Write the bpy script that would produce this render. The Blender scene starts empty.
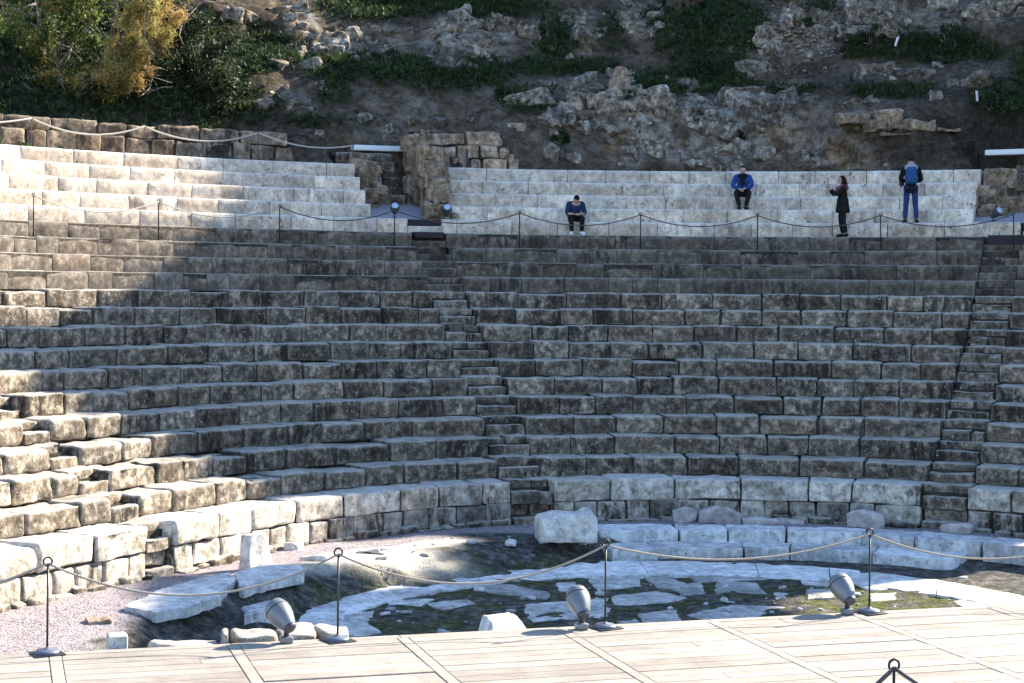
import bpy, math, random
import numpy as np
from mathutils import Vector, Matrix

random.seed(7)
RNG = np.random.default_rng(11)
S = bpy.context.scene
COL = S.collection
R_ = math.radians

# ------------------------------------------------------------------ theatre dimensions (metres)
CAM_Z = 4.62
FOC = 1715.342
CX, CY = 4.177, 25.408            # centre of the seating circle
R14, TREAD, RISE = 9.802, .705, .38
PH0 = -1.084                      # left of this bearing the rows run straight
Z14 = .864
DECK_Z = 1.0
SUN_AZ, SUN_EL = 53.0, 32.5

def row_r(k):
    if k >= 14: return R14
    if k >= 0: return R14 + TREAD*(14-k) + .094
    return 19.766 - .489*k
def row_z(k):
    return Z14 + (RISE*(14-k) if k >= 0 else 14*RISE - .378*k)
def nrm(u):
    u = max(u, PH0)
    return np.array([math.sin(u), math.cos(u)])
def pos(u, R):
    n = nrm(u)
    p = np.array([CX, CY]) + R*n
    if u < PH0:
        p = p + (u-PH0)*10*np.array([math.cos(PH0), -math.sin(PH0)])
    return p
def posv(u, R):
    u = np.asarray(u, float); R = np.asarray(R, float)
    uc = np.maximum(u, PH0); e = np.minimum(u-PH0, 0)*10
    return CX+R*np.sin(uc)+e*math.cos(PH0), CY+R*np.cos(uc)-e*math.sin(PH0)
def radv(X, Y):
    a = np.arctan2(X-CX, Y-CY)
    r = np.hypot(X-CX, Y-CY)
    l = (X-CX)*math.sin(PH0)+(Y-CY)*math.cos(PH0)
    return np.where((a < PH0) , l, r)
def uang(X, Y):
    a = np.arctan2(X-CX, Y-CY)
    e = ((X-CX)*math.cos(PH0)-(Y-CY)*math.sin(PH0))/10
    return np.where(a < PH0, PH0+e, a)
def du(u, R):                      # metres of arc per unit of u
    return R if u >= PH0 else 10.

# ------------------------------------------------------------------ numpy value noise
def _h(i, j, k, s):
    n = (i*374761393 + j*668265263 + k*1440662683 + s*1013904223) & 0xffffffff
    n = ((n ^ (n >> 13))*1274126177) & 0xffffffff
    n = ((n ^ (n >> 16))*2246822519) & 0xffffffff
    return ((n ^ (n >> 15)) & 0xffff)/65535.
def vnoise(P, seed=0):
    P = np.asarray(P, float)
    f = np.floor(P); t = P-f; t = t*t*(3-2*t); i = f.astype(np.int64)
    o = 0
    for a in (0, 1):
        wa = t[:, 0] if a else 1-t[:, 0]
        for b in (0, 1):
            wb = t[:, 1] if b else 1-t[:, 1]
            for c in (0, 1):
                wc = t[:, 2] if c else 1-t[:, 2]
                o = o+wa*wb*wc*_h(i[:, 0]+a, i[:, 1]+b, i[:, 2]+c, seed)
    return o*2-1
def fbm(P, sc, octv=4, seed=0, gain=.5):
    P = np.asarray(P, float)*sc; o = 0; a = 1; tot = 0
    for q in range(octv):
        o = o+a*vnoise(P, seed+q*17); tot += a; a *= gain; P = P*2.03+3.1
    return o/tot
def sstep(a, b, x):
    t = np.clip((x-a)/(b-a), 0, 1); return t*t*(3-2*t)

# ------------------------------------------------------------------ mesh collector
LAST = [None]               # how close each vertex of the last stone is to an edge of it
class MB:
    def __init__(s): s.v = []; s.f = []; s.m = []; s.c = []; s.n = 0
    def add(s, V, F, mi=0, tint=(.5, .5, .5)):
        V = np.asarray(V, float).reshape(-1, 3)
        s.v.append(V)
        s.f += [tuple(i+s.n for i in q) for q in F]
        s.m += [mi]*len(F)
        C = np.tile(np.array(tint, float), (len(V), 1)) if np.ndim(tint) == 1 else np.asarray(tint, float)
        e = LAST[0] if LAST[0] is not None and len(LAST[0]) == len(V) else np.zeros(len(V)); LAST[0] = None
        s.c.append(np.hstack([C[:, :3], e[:, None]]))
        s.n += len(V)
    def build(s, name, mats, parent=None, smooth=True, origin=None):
        if not isinstance(mats, (list, tuple)): mats = [mats]
        V = np.concatenate(s.v)
        if parent is not None: org = OFFS[parent.name]
        elif origin is not None: org = np.array(origin, float)
        else: org = np.zeros(3)
        me = bpy.data.meshes.new(name)
        me.from_pydata((V-org).tolist(), [], s.f)
        for m in mats: me.materials.append(m)
        me.polygons.foreach_set('material_index', s.m)
        me.polygons.foreach_set('use_smooth', [smooth]*len(s.f))
        at = me.color_attributes.new('tint', 'FLOAT_COLOR', 'POINT')
        C = np.concatenate(s.c)
        at.data.foreach_set('color', C.ravel())
        me.update()
        o = bpy.data.objects.new(name, me); COL.objects.link(o)
        OFFS[o.name] = org
        if parent is not None: o.parent = parent
        else: o.location = org
        if parent is not None: o.location = (0, 0, 0)
        return o
OFFS = {}
def tag(o, label=None, cat=None, group=None, kind=None):
    if label: o['label'] = label
    if cat: o['category'] = cat
    if group: o['group'] = group
    if kind: o['kind'] = kind
    return o
def empty(name, loc, label=None, cat=None, group=None):
    o = bpy.data.objects.new(name, None); COL.objects.link(o)
    o.location = loc; OFFS[o.name] = np.array(loc, float); o.empty_display_size = .2
    return tag(o, label, cat, group)

_tpl = {}
def axis_pts(L, r, step):
    n = max(1, int(round((L-2*r)/step)))
    return [0, r*.3] + [r+(L-2*r)*i/n for i in range(n+1)] + [L-r*.3, L]
def box_grid(nx, ny, nz):
    key = (nx, ny, nz)
    if key in _tpl: return _tpl[key]
    idx = {}; pts = []; F = []
    def vid(i, j, k):
        if (i, j, k) not in idx: idx[(i, j, k)] = len(pts); pts.append((i, j, k))
        return idx[(i, j, k)]
    X, Y, Z = nx-1, ny-1, nz-1
    for i in range(X):
        for j in range(Y):
            F.append((vid(i, j, 0), vid(i, j+1, 0), vid(i+1, j+1, 0), vid(i+1, j, 0)))
            F.append((vid(i, j, Z), vid(i+1, j, Z), vid(i+1, j+1, Z), vid(i, j+1, Z)))
    for i in range(X):
        for k in range(Z):
            F.append((vid(i, 0, k), vid(i+1, 0, k), vid(i+1, 0, k+1), vid(i, 0, k+1)))
            F.append((vid(i, Y, k), vid(i, Y, k+1), vid(i+1, Y, k+1), vid(i+1, Y, k)))
    for j in range(Y):
        for k in range(Z):
            F.append((vid(0, j, k), vid(0, j, k+1), vid(0, j+1, k+1), vid(0, j+1, k)))
            F.append((vid(X, j, k), vid(X, j+1, k), vid(X, j+1, k+1), vid(X, j, k+1)))
    _tpl[key] = (np.array(pts), F)
    return _tpl[key]
SEED = [0]
def stone(L, D, H, r=.04, rough=.02, step=.13, big=.0, sc=4.):
    """an eroded block, x 0..L, y 0..D (front at 0), z 0..H -> verts, faces"""
    r = min(r, L*.45, D*.45, H*.45)
    ax, ay, az = axis_pts(L, r, step), axis_pts(D, r, step), axis_pts(H, r, step)
    I, F = box_grid(len(ax), len(ay), len(az))
    P = np.stack([np.array(ax)[I[:, 0]], np.array(ay)[I[:, 1]], np.array(az)[I[:, 2]]], 1)
    dim = np.array([L, D, H])
    LAST[0] = np.clip(1-np.sort(np.minimum(P, dim-P), 1)[:, 1]/.07, 0, 1)
    q = np.clip(P, r, dim-r); d = P-q; n = np.linalg.norm(d, axis=1, keepdims=True)
    N = d/np.maximum(n, 1e-9)
    P = q+N*r
    SEED[0] += 1
    off = np.array([SEED[0]*7.31, SEED[0]*3.17, SEED[0]*1.7])
    a = fbm(P+off, sc, 3, 5)
    P = P+N*(a[:, None]*rough - rough*.4)
    if big:
        b = fbm(P+off, 1.3/max(dim), 2, 9)
        c = np.stack([fbm(P+off, 1.6/max(dim), 2, 19), fbm(P+off, 1.6/max(dim), 2, 29), fbm(P+off, 1.6/max(dim), 2, 39)], 1)
        P = P+N*(b[:, None]*big)+c*big*.8
    return P, F
def place(P, o, ang=0., tilt=0., roll=0.):
    """rotate about z (ang), x (tilt), y(roll) then translate"""
    M = Matrix.Rotation(ang, 3, 'Z') @ Matrix.Rotation(tilt, 3, 'X') @ Matrix.Rotation(roll, 3, 'Y')
    return P @ np.array(M).T + np.array(o)
def tube(mb, pts, rad, seg=8, mi=0, tint=(.5, .5, .5), cap=True):
    pts = [Vector(p) for p in pts]; n = len(pts)
    rads = rad if hasattr(rad, '__len__') else [rad]*n
    V = []; F = []
    up = Vector((0, 0, 1))
    for i, p in enumerate(pts):
        d = (pts[min(i+1, n-1)]-pts[max(i-1, 0)]).normalized()
        a = d.cross(up)
        if a.length < .05: a = d.cross(Vector((0, 1, 0)))
        a.normalize(); b = a.cross(d).normalized()
        for j in range(seg):
            t = 2*math.pi*j/seg
            V.append(p+(a*math.cos(t)+b*math.sin(t))*rads[i])
    for i in range(n-1):
        for j in range(seg):
            F.append((i*seg+j, (i+1)*seg+j, (i+1)*seg+(j+1) % seg, i*seg+(j+1) % seg))
    if cap:
        F.append(tuple(range(seg))); F.append(tuple(reversed(range((n-1)*seg, n*seg))))
    mb.add([tuple(v) for v in V], F, mi, tint)
def lathe(mb, prof, origin, axis=(0, 0, 1), seg=24, mi=0, tint=(.5, .5, .5)):
    """prof: (distance along axis, radius)"""
    ax = Vector(axis).normalized()
    a = ax.cross(Vector((0, 0, 1)))
    if a.length < .05: a = Vector((1, 0, 0))
    a.normalize(); b = ax.cross(a)
    V = []; F = []
    for (h, r) in prof:
        for j in range(seg):
            t = 2*math.pi*j/seg
            V.append(Vector(origin)+ax*h+(a*math.cos(t)+b*math.sin(t))*r)
    for i in range(len(prof)-1):
        for j in range(seg):
            F.append((i*seg+j, i*seg+(j+1) % seg, (i+1)*seg+(j+1) % seg, (i+1)*seg+j))
    F.append(tuple(reversed(range(seg)))); F.append(tuple(range((len(prof)-1)*seg, len(prof)*seg)))
    mb.add([tuple(v) for v in V], F, mi, tint)
def bar(mb, c, size, ang=0., mi=0, tint=(.5, .5, .5), bev=.008):
    """bevelled box centred in x,y at c, standing on c.z"""
    L, D, H = size
    b = min(bev, L*.3, D*.3, H*.3)
    I, F = box_grid(4, 4, 4)
    A = [np.array([0, b, d-b, d]) for d in size]
    P = np.stack([A[0][I[:, 0]], A[1][I[:, 1]], A[2][I[:, 2]]], 1)
    dim = np.array(size); q = np.clip(P, b, dim-b); d = P-q; n = np.linalg.norm(d, axis=1, keepdims=True)
    P = q+d/np.maximum(n, 1e-9)*b
    P = P-np.array([L/2, D/2, 0])
    mb.add(place(P, c, ang), F, mi, tint)

# ------------------------------------------------------------------ materials
class NT:
    def __init__(s, name, rough=.85, spec=.25):
        s.m = bpy.data.materials.new(name); s.m.use_nodes = True
        s.t = s.m.node_tree; s.b = s.t.nodes['Principled BSDF']
        s.b.inputs['Roughness'].default_value = rough
        s.b.inputs['Specular IOR Level'].default_value = spec
        s._pos = None
    def new(s, ty, **kw):
        n = s.t.nodes.new(ty)
        for k, v in kw.items(): setattr(n, k, v)
        return n
    def link(s, a, b): s.t.links.new(a, b)
    def put(s, sock, v):
        if hasattr(v, 'is_output') or hasattr(v, 'links'): s.link(v, sock)
        elif isinstance(v, (tuple, list)) and len(v) == 3 and sock.type == 'RGBA': sock.default_value = (*v, 1)
        else: sock.default_value = v
    def pos(s):
        if s._pos is None: s._pos = s.new('ShaderNodeNewGeometry').outputs['Position']
        return s._pos
    def objco(s): return s.new('ShaderNodeTexCoord').outputs['Object']
    def mapped(s, sc, v=None, rot=(0, 0, 0)):
        n = s.new('ShaderNodeMapping'); s.link(v or s.pos(), n.inputs[0])
        n.inputs['Scale'].default_value = sc; n.inputs['Rotation'].default_value = rot; return n.outputs[0]
    def noise(s, scale, detail=5, rough=.6, dist=0., v=None):
        n = s.new('ShaderNodeTexNoise'); s.link(v or s.pos(), n.inputs['Vector'])
        n.inputs['Scale'].default_value = scale; n.inputs['Detail'].default_value = detail
        n.inputs['Roughness'].default_value = rough; n.inputs['Distortion'].default_value = dist
        return n.outputs[0]
    def voro(s, scale, feature='F1', v=None, out=0, rnd=1.):
        n = s.new('ShaderNodeTexVoronoi', feature=feature); s.link(v or s.pos(), n.inputs['Vector'])
        n.inputs['Scale'].default_value = scale; n.inputs['Randomness'].default_value = rnd
        return n.outputs[out]
    def ramp(s, f, stops, interp='LINEAR'):
        n = s.new('ShaderNodeValToRGB'); s.link(f, n.inputs[0]); e = n.color_ramp.elements
        n.color_ramp.interpolation = interp
        while len(e) < len(stops): e.new(.5)
        for q, (p, c) in zip(e, stops):
            q.position = p
            q.color = (c, c, c, 1) if not hasattr(c, '__len__') else (*c, 1)
        return n.outputs[0]
    def mix(s, f, a, b, mode='MIX'):
        n = s.new('ShaderNodeMix', data_type='RGBA', blend_type=mode)
        s.put(n.inputs[0], f); s.put(n.inputs[6], a); s.put(n.inputs[7], b)
        return n.outputs[2]
    def math(s, op, a, b=0., c=None):
        n = s.new('ShaderNodeMath', operation=op); s.put(n.inputs[0], a); s.put(n.inputs[1], b)
        if c is not None: s.put(n.inputs[2], c)
        return n.outputs[0]
    def tint(s):
        a = s.new('ShaderNodeAttribute', attribute_name='tint'); p = s.new('ShaderNodeSeparateColor')
        s.link(a.outputs['Color'], p.inputs[0]); return list(p.outputs)+[a.outputs['Alpha']]
    def scale(s, col, f):            # colour * scalar
        n = s.new('ShaderNodeVectorMath', operation='SCALE'); s.put(n.inputs[0], col); s.put(n.inputs['Scale'], f)
        return n.outputs[0]
    def bump(s, h, strength=.5, dist=.02, prev=None):
        n = s.new('ShaderNodeBump'); s.put(n.inputs['Height'], h)
        n.inputs['Strength'].default_value = strength; n.inputs['Distance'].default_value = dist
        if prev is not None: s.link(prev, n.inputs['Normal'])
        return n.outputs[0]
    def done(s, col, nrm=None, rough=None):
        s.put(s.b.inputs['Base Color'], col)
        if nrm is not None: s.link(nrm, s.b.inputs['Normal'])
        if rough is not None: s.put(s.b.inputs['Roughness'], rough)
        return s.m

def stone_mat(name, dark, mid, light, grime=.6, grime_col=(.03, .028, .025), speck=.25, pit=0., streak=1., bumpd=.03, wear=.5, wear_col=None, top=0., top_col=(.50, .475, .44)):
    n = NT(name, .9, .15)
    T = n.tint()
    g = n.noise(6, 10, .74)
    col = n.ramp(g, [(.37, dark), (.5, mid), (.62, light)])
    big = n.noise(1.3, 5, .6)
    col = n.scale(col, n.math('MULTIPLY_ADD', big, 1.3, .35))
    col = n.scale(col, n.math('MULTIPLY_ADD', T[0], 1.0, .5))
    col = n.mix(n.math('MULTIPLY', T[1], .4), col, n.mix(1., col, (1., .78, .55), 'MULTIPLY'))
    # paler, bruised edges
    if wear:
        wk = n.math('MULTIPLY', T[3], n.ramp(n.noise(5, 6, .7), [(.38, 0), (.6, 1)]))
        col = n.mix(n.math('MULTIPLY', wk, wear), col, wear_col or tuple(min(.8, v*1.25) for v in light))
    # lichen and black crust running down the face
    sv = n.mapped((1, 1, .30))
    st = n.noise(3.6*streak, 8, .75, .5, sv)
    pat = n.noise(1.25, 10, .78)
    mk = n.math('MULTIPLY', n.ramp(st, [(.44, 0), (.56, 1)]), n.ramp(pat, [(.40, 0), (.55, 1)]))
    mk = n.math('MULTIPLY', mk, n.math('MULTIPLY_ADD', T[2], 1.3*grime, .35*grime))
    if top:      # sky light painted onto upward faces: paler, with less crust
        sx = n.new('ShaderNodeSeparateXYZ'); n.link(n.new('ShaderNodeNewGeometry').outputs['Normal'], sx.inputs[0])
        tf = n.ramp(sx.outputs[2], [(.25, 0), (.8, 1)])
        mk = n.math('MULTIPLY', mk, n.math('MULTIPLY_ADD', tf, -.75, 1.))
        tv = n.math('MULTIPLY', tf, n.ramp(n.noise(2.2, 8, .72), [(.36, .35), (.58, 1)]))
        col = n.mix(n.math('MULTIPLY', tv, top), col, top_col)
    mk = n.math('MINIMUM', mk, .93)
    col = n.mix(mk, col, grime_col)
    if speck:
        sp = n.ramp(n.noise(13, 4, .6), [(.645, 0), (.68, 1)])
        col = n.mix(n.math('MULTIPLY', sp, speck), col, (.66, .61, .52))
    h = n.math('ADD', n.math('MULTIPLY', g, .7), n.math('MULTIPLY', n.noise(24, 7, .78), .5))
    if pit:
        pv = n.noise(10, 6, .78, .6); pm = n.ramp(pv, [(.37, 1), (.41, 0)])
        pm = n.math('MULTIPLY', pm, n.ramp(n.noise(1.6, 5, .65), [(.40, .1), (.6, 1)]))
        col = n.mix(n.math('MULTIPLY', pm, pit), col, (.09, .07, .055))
        h = n.math('SUBTRACT', h, n.math('MULTIPLY', pm, .6))
    return n.done(col, n.bump(h, 1., bumpd))

M = {}
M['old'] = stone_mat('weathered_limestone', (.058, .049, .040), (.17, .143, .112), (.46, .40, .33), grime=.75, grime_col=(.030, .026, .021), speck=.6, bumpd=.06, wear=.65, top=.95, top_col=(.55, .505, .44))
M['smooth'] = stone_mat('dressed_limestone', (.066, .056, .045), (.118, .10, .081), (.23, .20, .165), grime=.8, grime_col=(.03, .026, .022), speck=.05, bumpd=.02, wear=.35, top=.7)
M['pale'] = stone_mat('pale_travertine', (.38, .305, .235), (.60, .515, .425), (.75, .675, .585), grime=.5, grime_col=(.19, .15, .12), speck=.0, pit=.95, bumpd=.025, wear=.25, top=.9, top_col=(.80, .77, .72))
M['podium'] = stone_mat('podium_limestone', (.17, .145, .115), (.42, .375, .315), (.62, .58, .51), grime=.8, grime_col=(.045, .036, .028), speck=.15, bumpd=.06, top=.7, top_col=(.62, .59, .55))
M['rubble'] = stone_mat('brown_rubble_stone', (.12, .088, .06), (.29, .22, .155), (.50, .42, .33), grime=.65, speck=.15, bumpd=.05)
M['marble'] = stone_mat('white_marble', (.38, .375, .36), (.64, .63, .61), (.78, .77, .75), grime=.5, grime_col=(.17, .16, .14), speck=0, pit=.5, bumpd=.03, wear=.3)
M['marble_white'] = stone_mat('clean_marble', (.40, .37, .32), (.62, .59, .54), (.78, .75, .71), grime=.35, grime_col=(.22, .18, .13), speck=0, pit=.3, bumpd=.03)
M['pinkish'] = stone_mat('pinkish_breccia', (.30, .25, .23), (.48, .42, .40), (.62, .56, .54), grime=.25, speck=.1)
n = NT('dark_joint_earth', .95, .05); M['dark_earth'] = n.done(n.ramp(n.noise(8, 8, .75), [(.35, (.02, .017, .014)), (.65, (.10, .085, .068))]), n.bump(n.noise(9, 7, .75), 1., .05))

def simple(name, col, rough=.6, spec=.4, metal=0., var=.25, sc=30.):
    n = NT(name, rough, spec); n.b.inputs['Metallic'].default_value = metal
    g = n.noise(sc, 5, .6, v=n.objco())
    c = n.scale(col, n.math('MULTIPLY_ADD', g, var*2, 1-var))
    return n.done(c, n.bump(g, .15, .004))
M['black_metal'] = simple('black_painted_steel', (.018, .018, .022), .45, .4)
M['post_base'] = simple('grey_base_casting', (.10, .115, .15), .4, .5)
M['lamp_paint'] = simple('grey_lamp_enamel', (.15, .163, .185), .42, .5, .25, .12)
M['lamp_dark'] = simple('dark_lamp_rubber', (.05, .05, .055), .6, .3)
M['lamp_stem'] = simple('cast_grey_metal', (.06, .064, .07), .5, .5, .4)
M['glass'] = simple('lamp_glass', (.35, .42, .5), .08, .6, 0, .02)
M['blue_lamp'] = simple('pale_blue_lamp_glass', (.36, .47, .62), .3, .5, 0, .05)
M['beam'] = simple('white_painted_beam', (.72, .74, .76), .5, .4, 0, .06)
M['wood_dark'] = simple('dark_purple_timber', (.035, .028, .032), .75, .2, 0, .3, 12)
def rope_mat(name, col):
    n = NT(name, .85, .1)
    w = n.new('ShaderNodeTexWave', wave_type='BANDS', bands_direction='DIAGONAL'); n.link(n.pos(), w.inputs[0])
    w.inputs['Scale'].default_value = 22; w.inputs['Distortion'].default_value = .6
    c = n.ramp(w.outputs[0], [(.1, tuple(v*.45 for v in col)), (.6, col)])
    return n.done(c, n.bump(w.outputs[0], .8, .01))
M['rope'] = rope_mat('hemp_rope', (.38, .355, .32))
M['rope_pale'] = rope_mat('bleached_rope', (.62, .58, .50))
M['rope_grey'] = rope_mat('grey_rope', (.13, .12, .115))
exec_after = []

# ================================================================== ground and orchestra floor
def g_px(x, y, Z):
    """world point of a spot surveyed on a level plane (horizon row 294, roll .008)"""
    yy = y-.008*(x-512); D = FOC*(CAM_Z-Z)/(yy-294.143)
    return ((x-512)/FOC*D, D, Z)
def u_px(x, R):
    """bearing of the point of the ring of radius R seen in column x"""
    a = (x-512)/FOC; lo, hi = 18., 90.
    for _ in range(50):
        m = (lo+hi)/2
        if float(radv(np.array([a*m]), np.array([m]))[0]) < R: lo = m
        else: hi = m
    return float(uang(np.array([a*lo]), np.array([lo]))[0])

def grid_mesh(name, X, Y, Z, T, mat, keep=None, smooth=True):
    ny, nx = X.shape
    me = bpy.data.meshes.new(name)
    V = np.stack([X, Y, Z], -1).reshape(-1, 3)
    I = np.arange(nx*ny).reshape(ny, nx)
    F = np.stack([I[:-1, :-1], I[:-1, 1:], I[1:, 1:], I[1:, :-1]], -1).reshape(-1, 4)
    if keep is not None: F = F[keep.reshape(-1)[F].all(1)]
    me.from_pydata(V.tolist(), [], F.tolist())
    me.materials.append(mat)
    me.polygons.foreach_set('use_smooth', [smooth]*len(F))
    at = me.color_attributes.new('tint', 'FLOAT_COLOR', 'POINT')
    C = np.concatenate([T.reshape(-1, 3), np.ones((len(V), 1))], 1)
    at.data.foreach_set('color', C.astype(np.float32).ravel())
    o = bpy.data.objects.new(name, me); COL.objects.link(o); OFFS[o.name] = np.zeros(3)
    return o

# far ground sheet reaching the horizon
n = NT('dry_ground', .95, .1)
g = n.noise(.6, 8, .65)
n.done(n.ramp(g, [(.3, (.10, .085, .065)), (.7, (.24, .205, .16))]), n.bump(g, .4, .1))
mb = MB(); mb.add([(-900, -900, -1.2), (900, -900, -1.2), (900, 900, -1.2), (-900, 900, -1.2)], [(0, 1, 2, 3)])
tag(mb.build('ground', n.m), kind='structure')

# orchestra floor: gravel path round the foot of the seats, sunken dark floor with moss
n = NT('orchestra_floor', .95, .1)
T = n.tint()
fine = n.noise(24, 4, .7); med = n.noise(4.5, 10, .78)
soil = n.ramp(med, [(.36, (.025, .024, .021)), (.5, (.085, .08, .07)), (.64, (.26, .245, .22))])
moss = n.ramp(n.noise(9, 6, .7), [(.3, (.022, .03, .010)), (.5, (.06, .075, .018)), (.72, (.20, .20, .045))])
mk = n.math('MULTIPLY', T[1], n.ramp(n.noise(1.9, 6, .7), [(.44, 0), (.55, 1)]))
col = n.mix(mk, soil, moss)
gr = n.voro(34, out=1)
grc = n.new('ShaderNodeSeparateColor'); n.link(gr, grc.inputs[0])
grav = n.mix(n.math('MULTIPLY', grc.outputs[0], .8), (.28, .24, .25), (.46, .42, .42))
grav = n.mix(n.ramp(grc.outputs[1], [(.80, 0), (.84, 1)]), grav, (.15, .12, .125))
grav = n.scale(grav, n.math('MULTIPLY_ADD', med, .7, .65))
earth = n.ramp(n.noise(7, 7, .7), [(.3, (.36, .32, .26)), (.55, (.60, .55, .47)), (.75, (.74, .69, .61))])
col = n.mix(T[2], col, earth)
col = n.mix(T[0], col, grav)
h = n.math('ADD', n.math('MULTIPLY', n.voro(34), -.5), n.math('MULTIPLY', fine, .6))
n.done(col, n.bump(n.math('ADD', h, med), 1., .05))
xs = np.arange(-14, 16.01, .1); ys = np.arange(13, 36.6, .1)
X, Y = np.meshgrid(xs, ys)
P = np.stack([X, Y, X*0], -1).reshape(-1, 3)
rd = radv(X, Y); ua = uang(X, Y)
nz = (fbm(P, .9, 4, 3)).reshape(X.shape); nz2 = (fbm(P, 3.1, 4, 4)).reshape(X.shape)
FLOOR_Z = None
redge = np.interp(ua, [-2.2, -1.8, -1.62, -1.5, -1.1, -.7, -.4, -.28, -.2, 1.5], [6.4, 6.7, 7.5, 7.7, 7.9, 7.9, 8.2, 8.4, 8.75, 8.75])+nz*.25*(ua < -.3)
low = sstep(.25, np.where((ua > -1.0) & (ua < -.35), -1.5, -.7), rd-redge)
# the left hand bank under the broken slabs stays high nearly to the deck
Z = -.405*low+nz*.05+nz2*(.035*(.3+.7*low)+.09*low*(1-low)*4)
FLOOR_Z = Z
grv = sstep(.05, .45, rd-redge+nz2*.3 - np.interp(ua, [-2, -1.6, -1.2, -.9, -.6, -.4, -.3], [0, 0, .3, .75, .75, .1, 0]))
pale = sstep(.0, .3, rd-redge+nz*.5)*np.interp(ua, [-1.35, -1.15, -1.0, -.68, -.6], [0, .75, 1, 1, 0])
pale = np.maximum(pale, .85*sstep(1.6, .6, np.hypot((X+2.6)/1.6, (Y-30.3)/.8)))
mos = sstep(7.2, 6.0, np.hypot(X-3, Y-25.6))*.75
mos = np.maximum(mos, 1.3*sstep(1.9, .5, np.hypot((X-6.0)/1.3, (Y-28.4)/1.)))
mos = np.clip(mos, 0, 1.2)
tag(grid_mesh('orchestra_ground', X, Y, Z, np.stack([grv, mos, pale*(1-grv)], -1), n.m, keep=(rd < 10.15)), kind='structure')

# ================================================================== seating
ST_MID = lambda k: -.325-.0035*max(k, 0)*(1.3 if k > 11 else 1)
ST_RIGHT = lambda k: .428+.003*max(k, 0)
ST_LEFT = lambda k: -1.245-.006*max(k, 0)
HALF = .46                                    # half width of a flight of steps

def course(mb, u0, u1, R, depth, z0, z1, wr, r=.04, rough=.02, big=.0, mi=0, tone=(.5, .3, .5), jit=.012, step=.13, back=True, var=.5, drop=0., gap=(.006, .018), broken=0., nose=0.):
    """one curved course of blocks from bearing u0 to u1, faces at radius R"""
    u = u0; first = True
    while u < u1-1e-4:
        w = random.uniform(*wr); e = u+w/du(u, R)
        if (u1-e)*du(u, R) < wr[0]*.6: e = u1
        if u < PH0-1e-6 and e > PH0-.045: e = PH0
        L = (e-u)*du(u, R)-random.uniform(*gap)
        if L < .05: u = e; continue
        um = (u+e)/2
        if drop and random.random() < drop: u = e; continue
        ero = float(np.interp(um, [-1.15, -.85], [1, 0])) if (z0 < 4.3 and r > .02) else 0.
        dz = random.gauss(0, jit); dr = random.gauss(0, jit*1.1)
        H = z1-z0+dz
        if broken and random.random() < broken*(1+1.5*float(um < -.8)): H *= random.uniform(.8, .93)
        rr = r*random.uniform(.6, 1.7)
        P, F = stone(L, depth, H, rr*(1+.25*ero), rough*random.uniform(.7, 1.4)*(1+.7*ero), step, big*(1+.3*ero))
        if nose:                              # worn upper front edge
            m_ = (P[:, 2] > H-nose*1.6) & (P[:, 1] < depth*.5)
            P[m_, 1] = np.maximum(P[m_, 1], np.clip((P[m_, 2]-(H-nose*1.6))*.9, 0, None))
        # flare to the back like a voussoir
        if um >= PH0: P[:, 0] = (P[:, 0]-L/2)*(1+P[:, 1]/R)+L/2
        P[:, 0] -= L/2
        nn = nrm(um); tt = np.array([nn[1], -nn[0]])
        c = pos(um, R+dr)
        a = random.gauss(0, jit*.5)
        tt2 = tt*math.cos(a)+nn*math.sin(a); nn2 = nn*math.cos(a)-tt*math.sin(a)
        W = np.stack([c[0]+P[:, 0]*tt2[0]+P[:, 1]*nn2[0], c[1]+P[:, 0]*tt2[1]+P[:, 1]*nn2[1], z0+P[:, 2]], 1)
        sun_tone = float(np.interp(um, [-1.15, -.85], [1, 0])) if R < 17.5 else float(np.interp(um, [-.85, -.5], [1.3, 0])) if z0 < 6. else 0.      # sunlit left end painted in: paler tone, less grime
        mb.add(W, F, mi, (min(1.25, max(0, tone[0]+.42*sun_tone+random.gauss(0, .28*var))), min(1, max(0, tone[1]+random.gauss(0, .25))), min(1, max(0, tone[2]-.45*sun_tone+random.gauss(0, .42*var*1.5)))))
        u = e
    back_in = .03 if r < .02 else .085
    if back:                                  # dark joint filling behind the blocks
        m = max(2, int((u1-u0)*max(du(u0, R), 9)/.5)); V = []; F = []
        for i in range(m+1):
            uu = u0+(u1-u0)*i/m
            a = pos(uu, R+back_in); b = pos(uu, R+depth-.03)
            V += [(a[0], a[1], z0), (a[0], a[1], z1-back_in*.9), (b[0], b[1], z1-back_in*.9)]
        for i in range(m):
            F += [(3*i, 3*i+3, 3*i+4, 3*i+1), (3*i+1, 3*i+4, 3*i+5, 3*i+2)]
        mb.add(V, F, len_backmat, (.4, .3, .5))
len_backmat = 2

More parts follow.
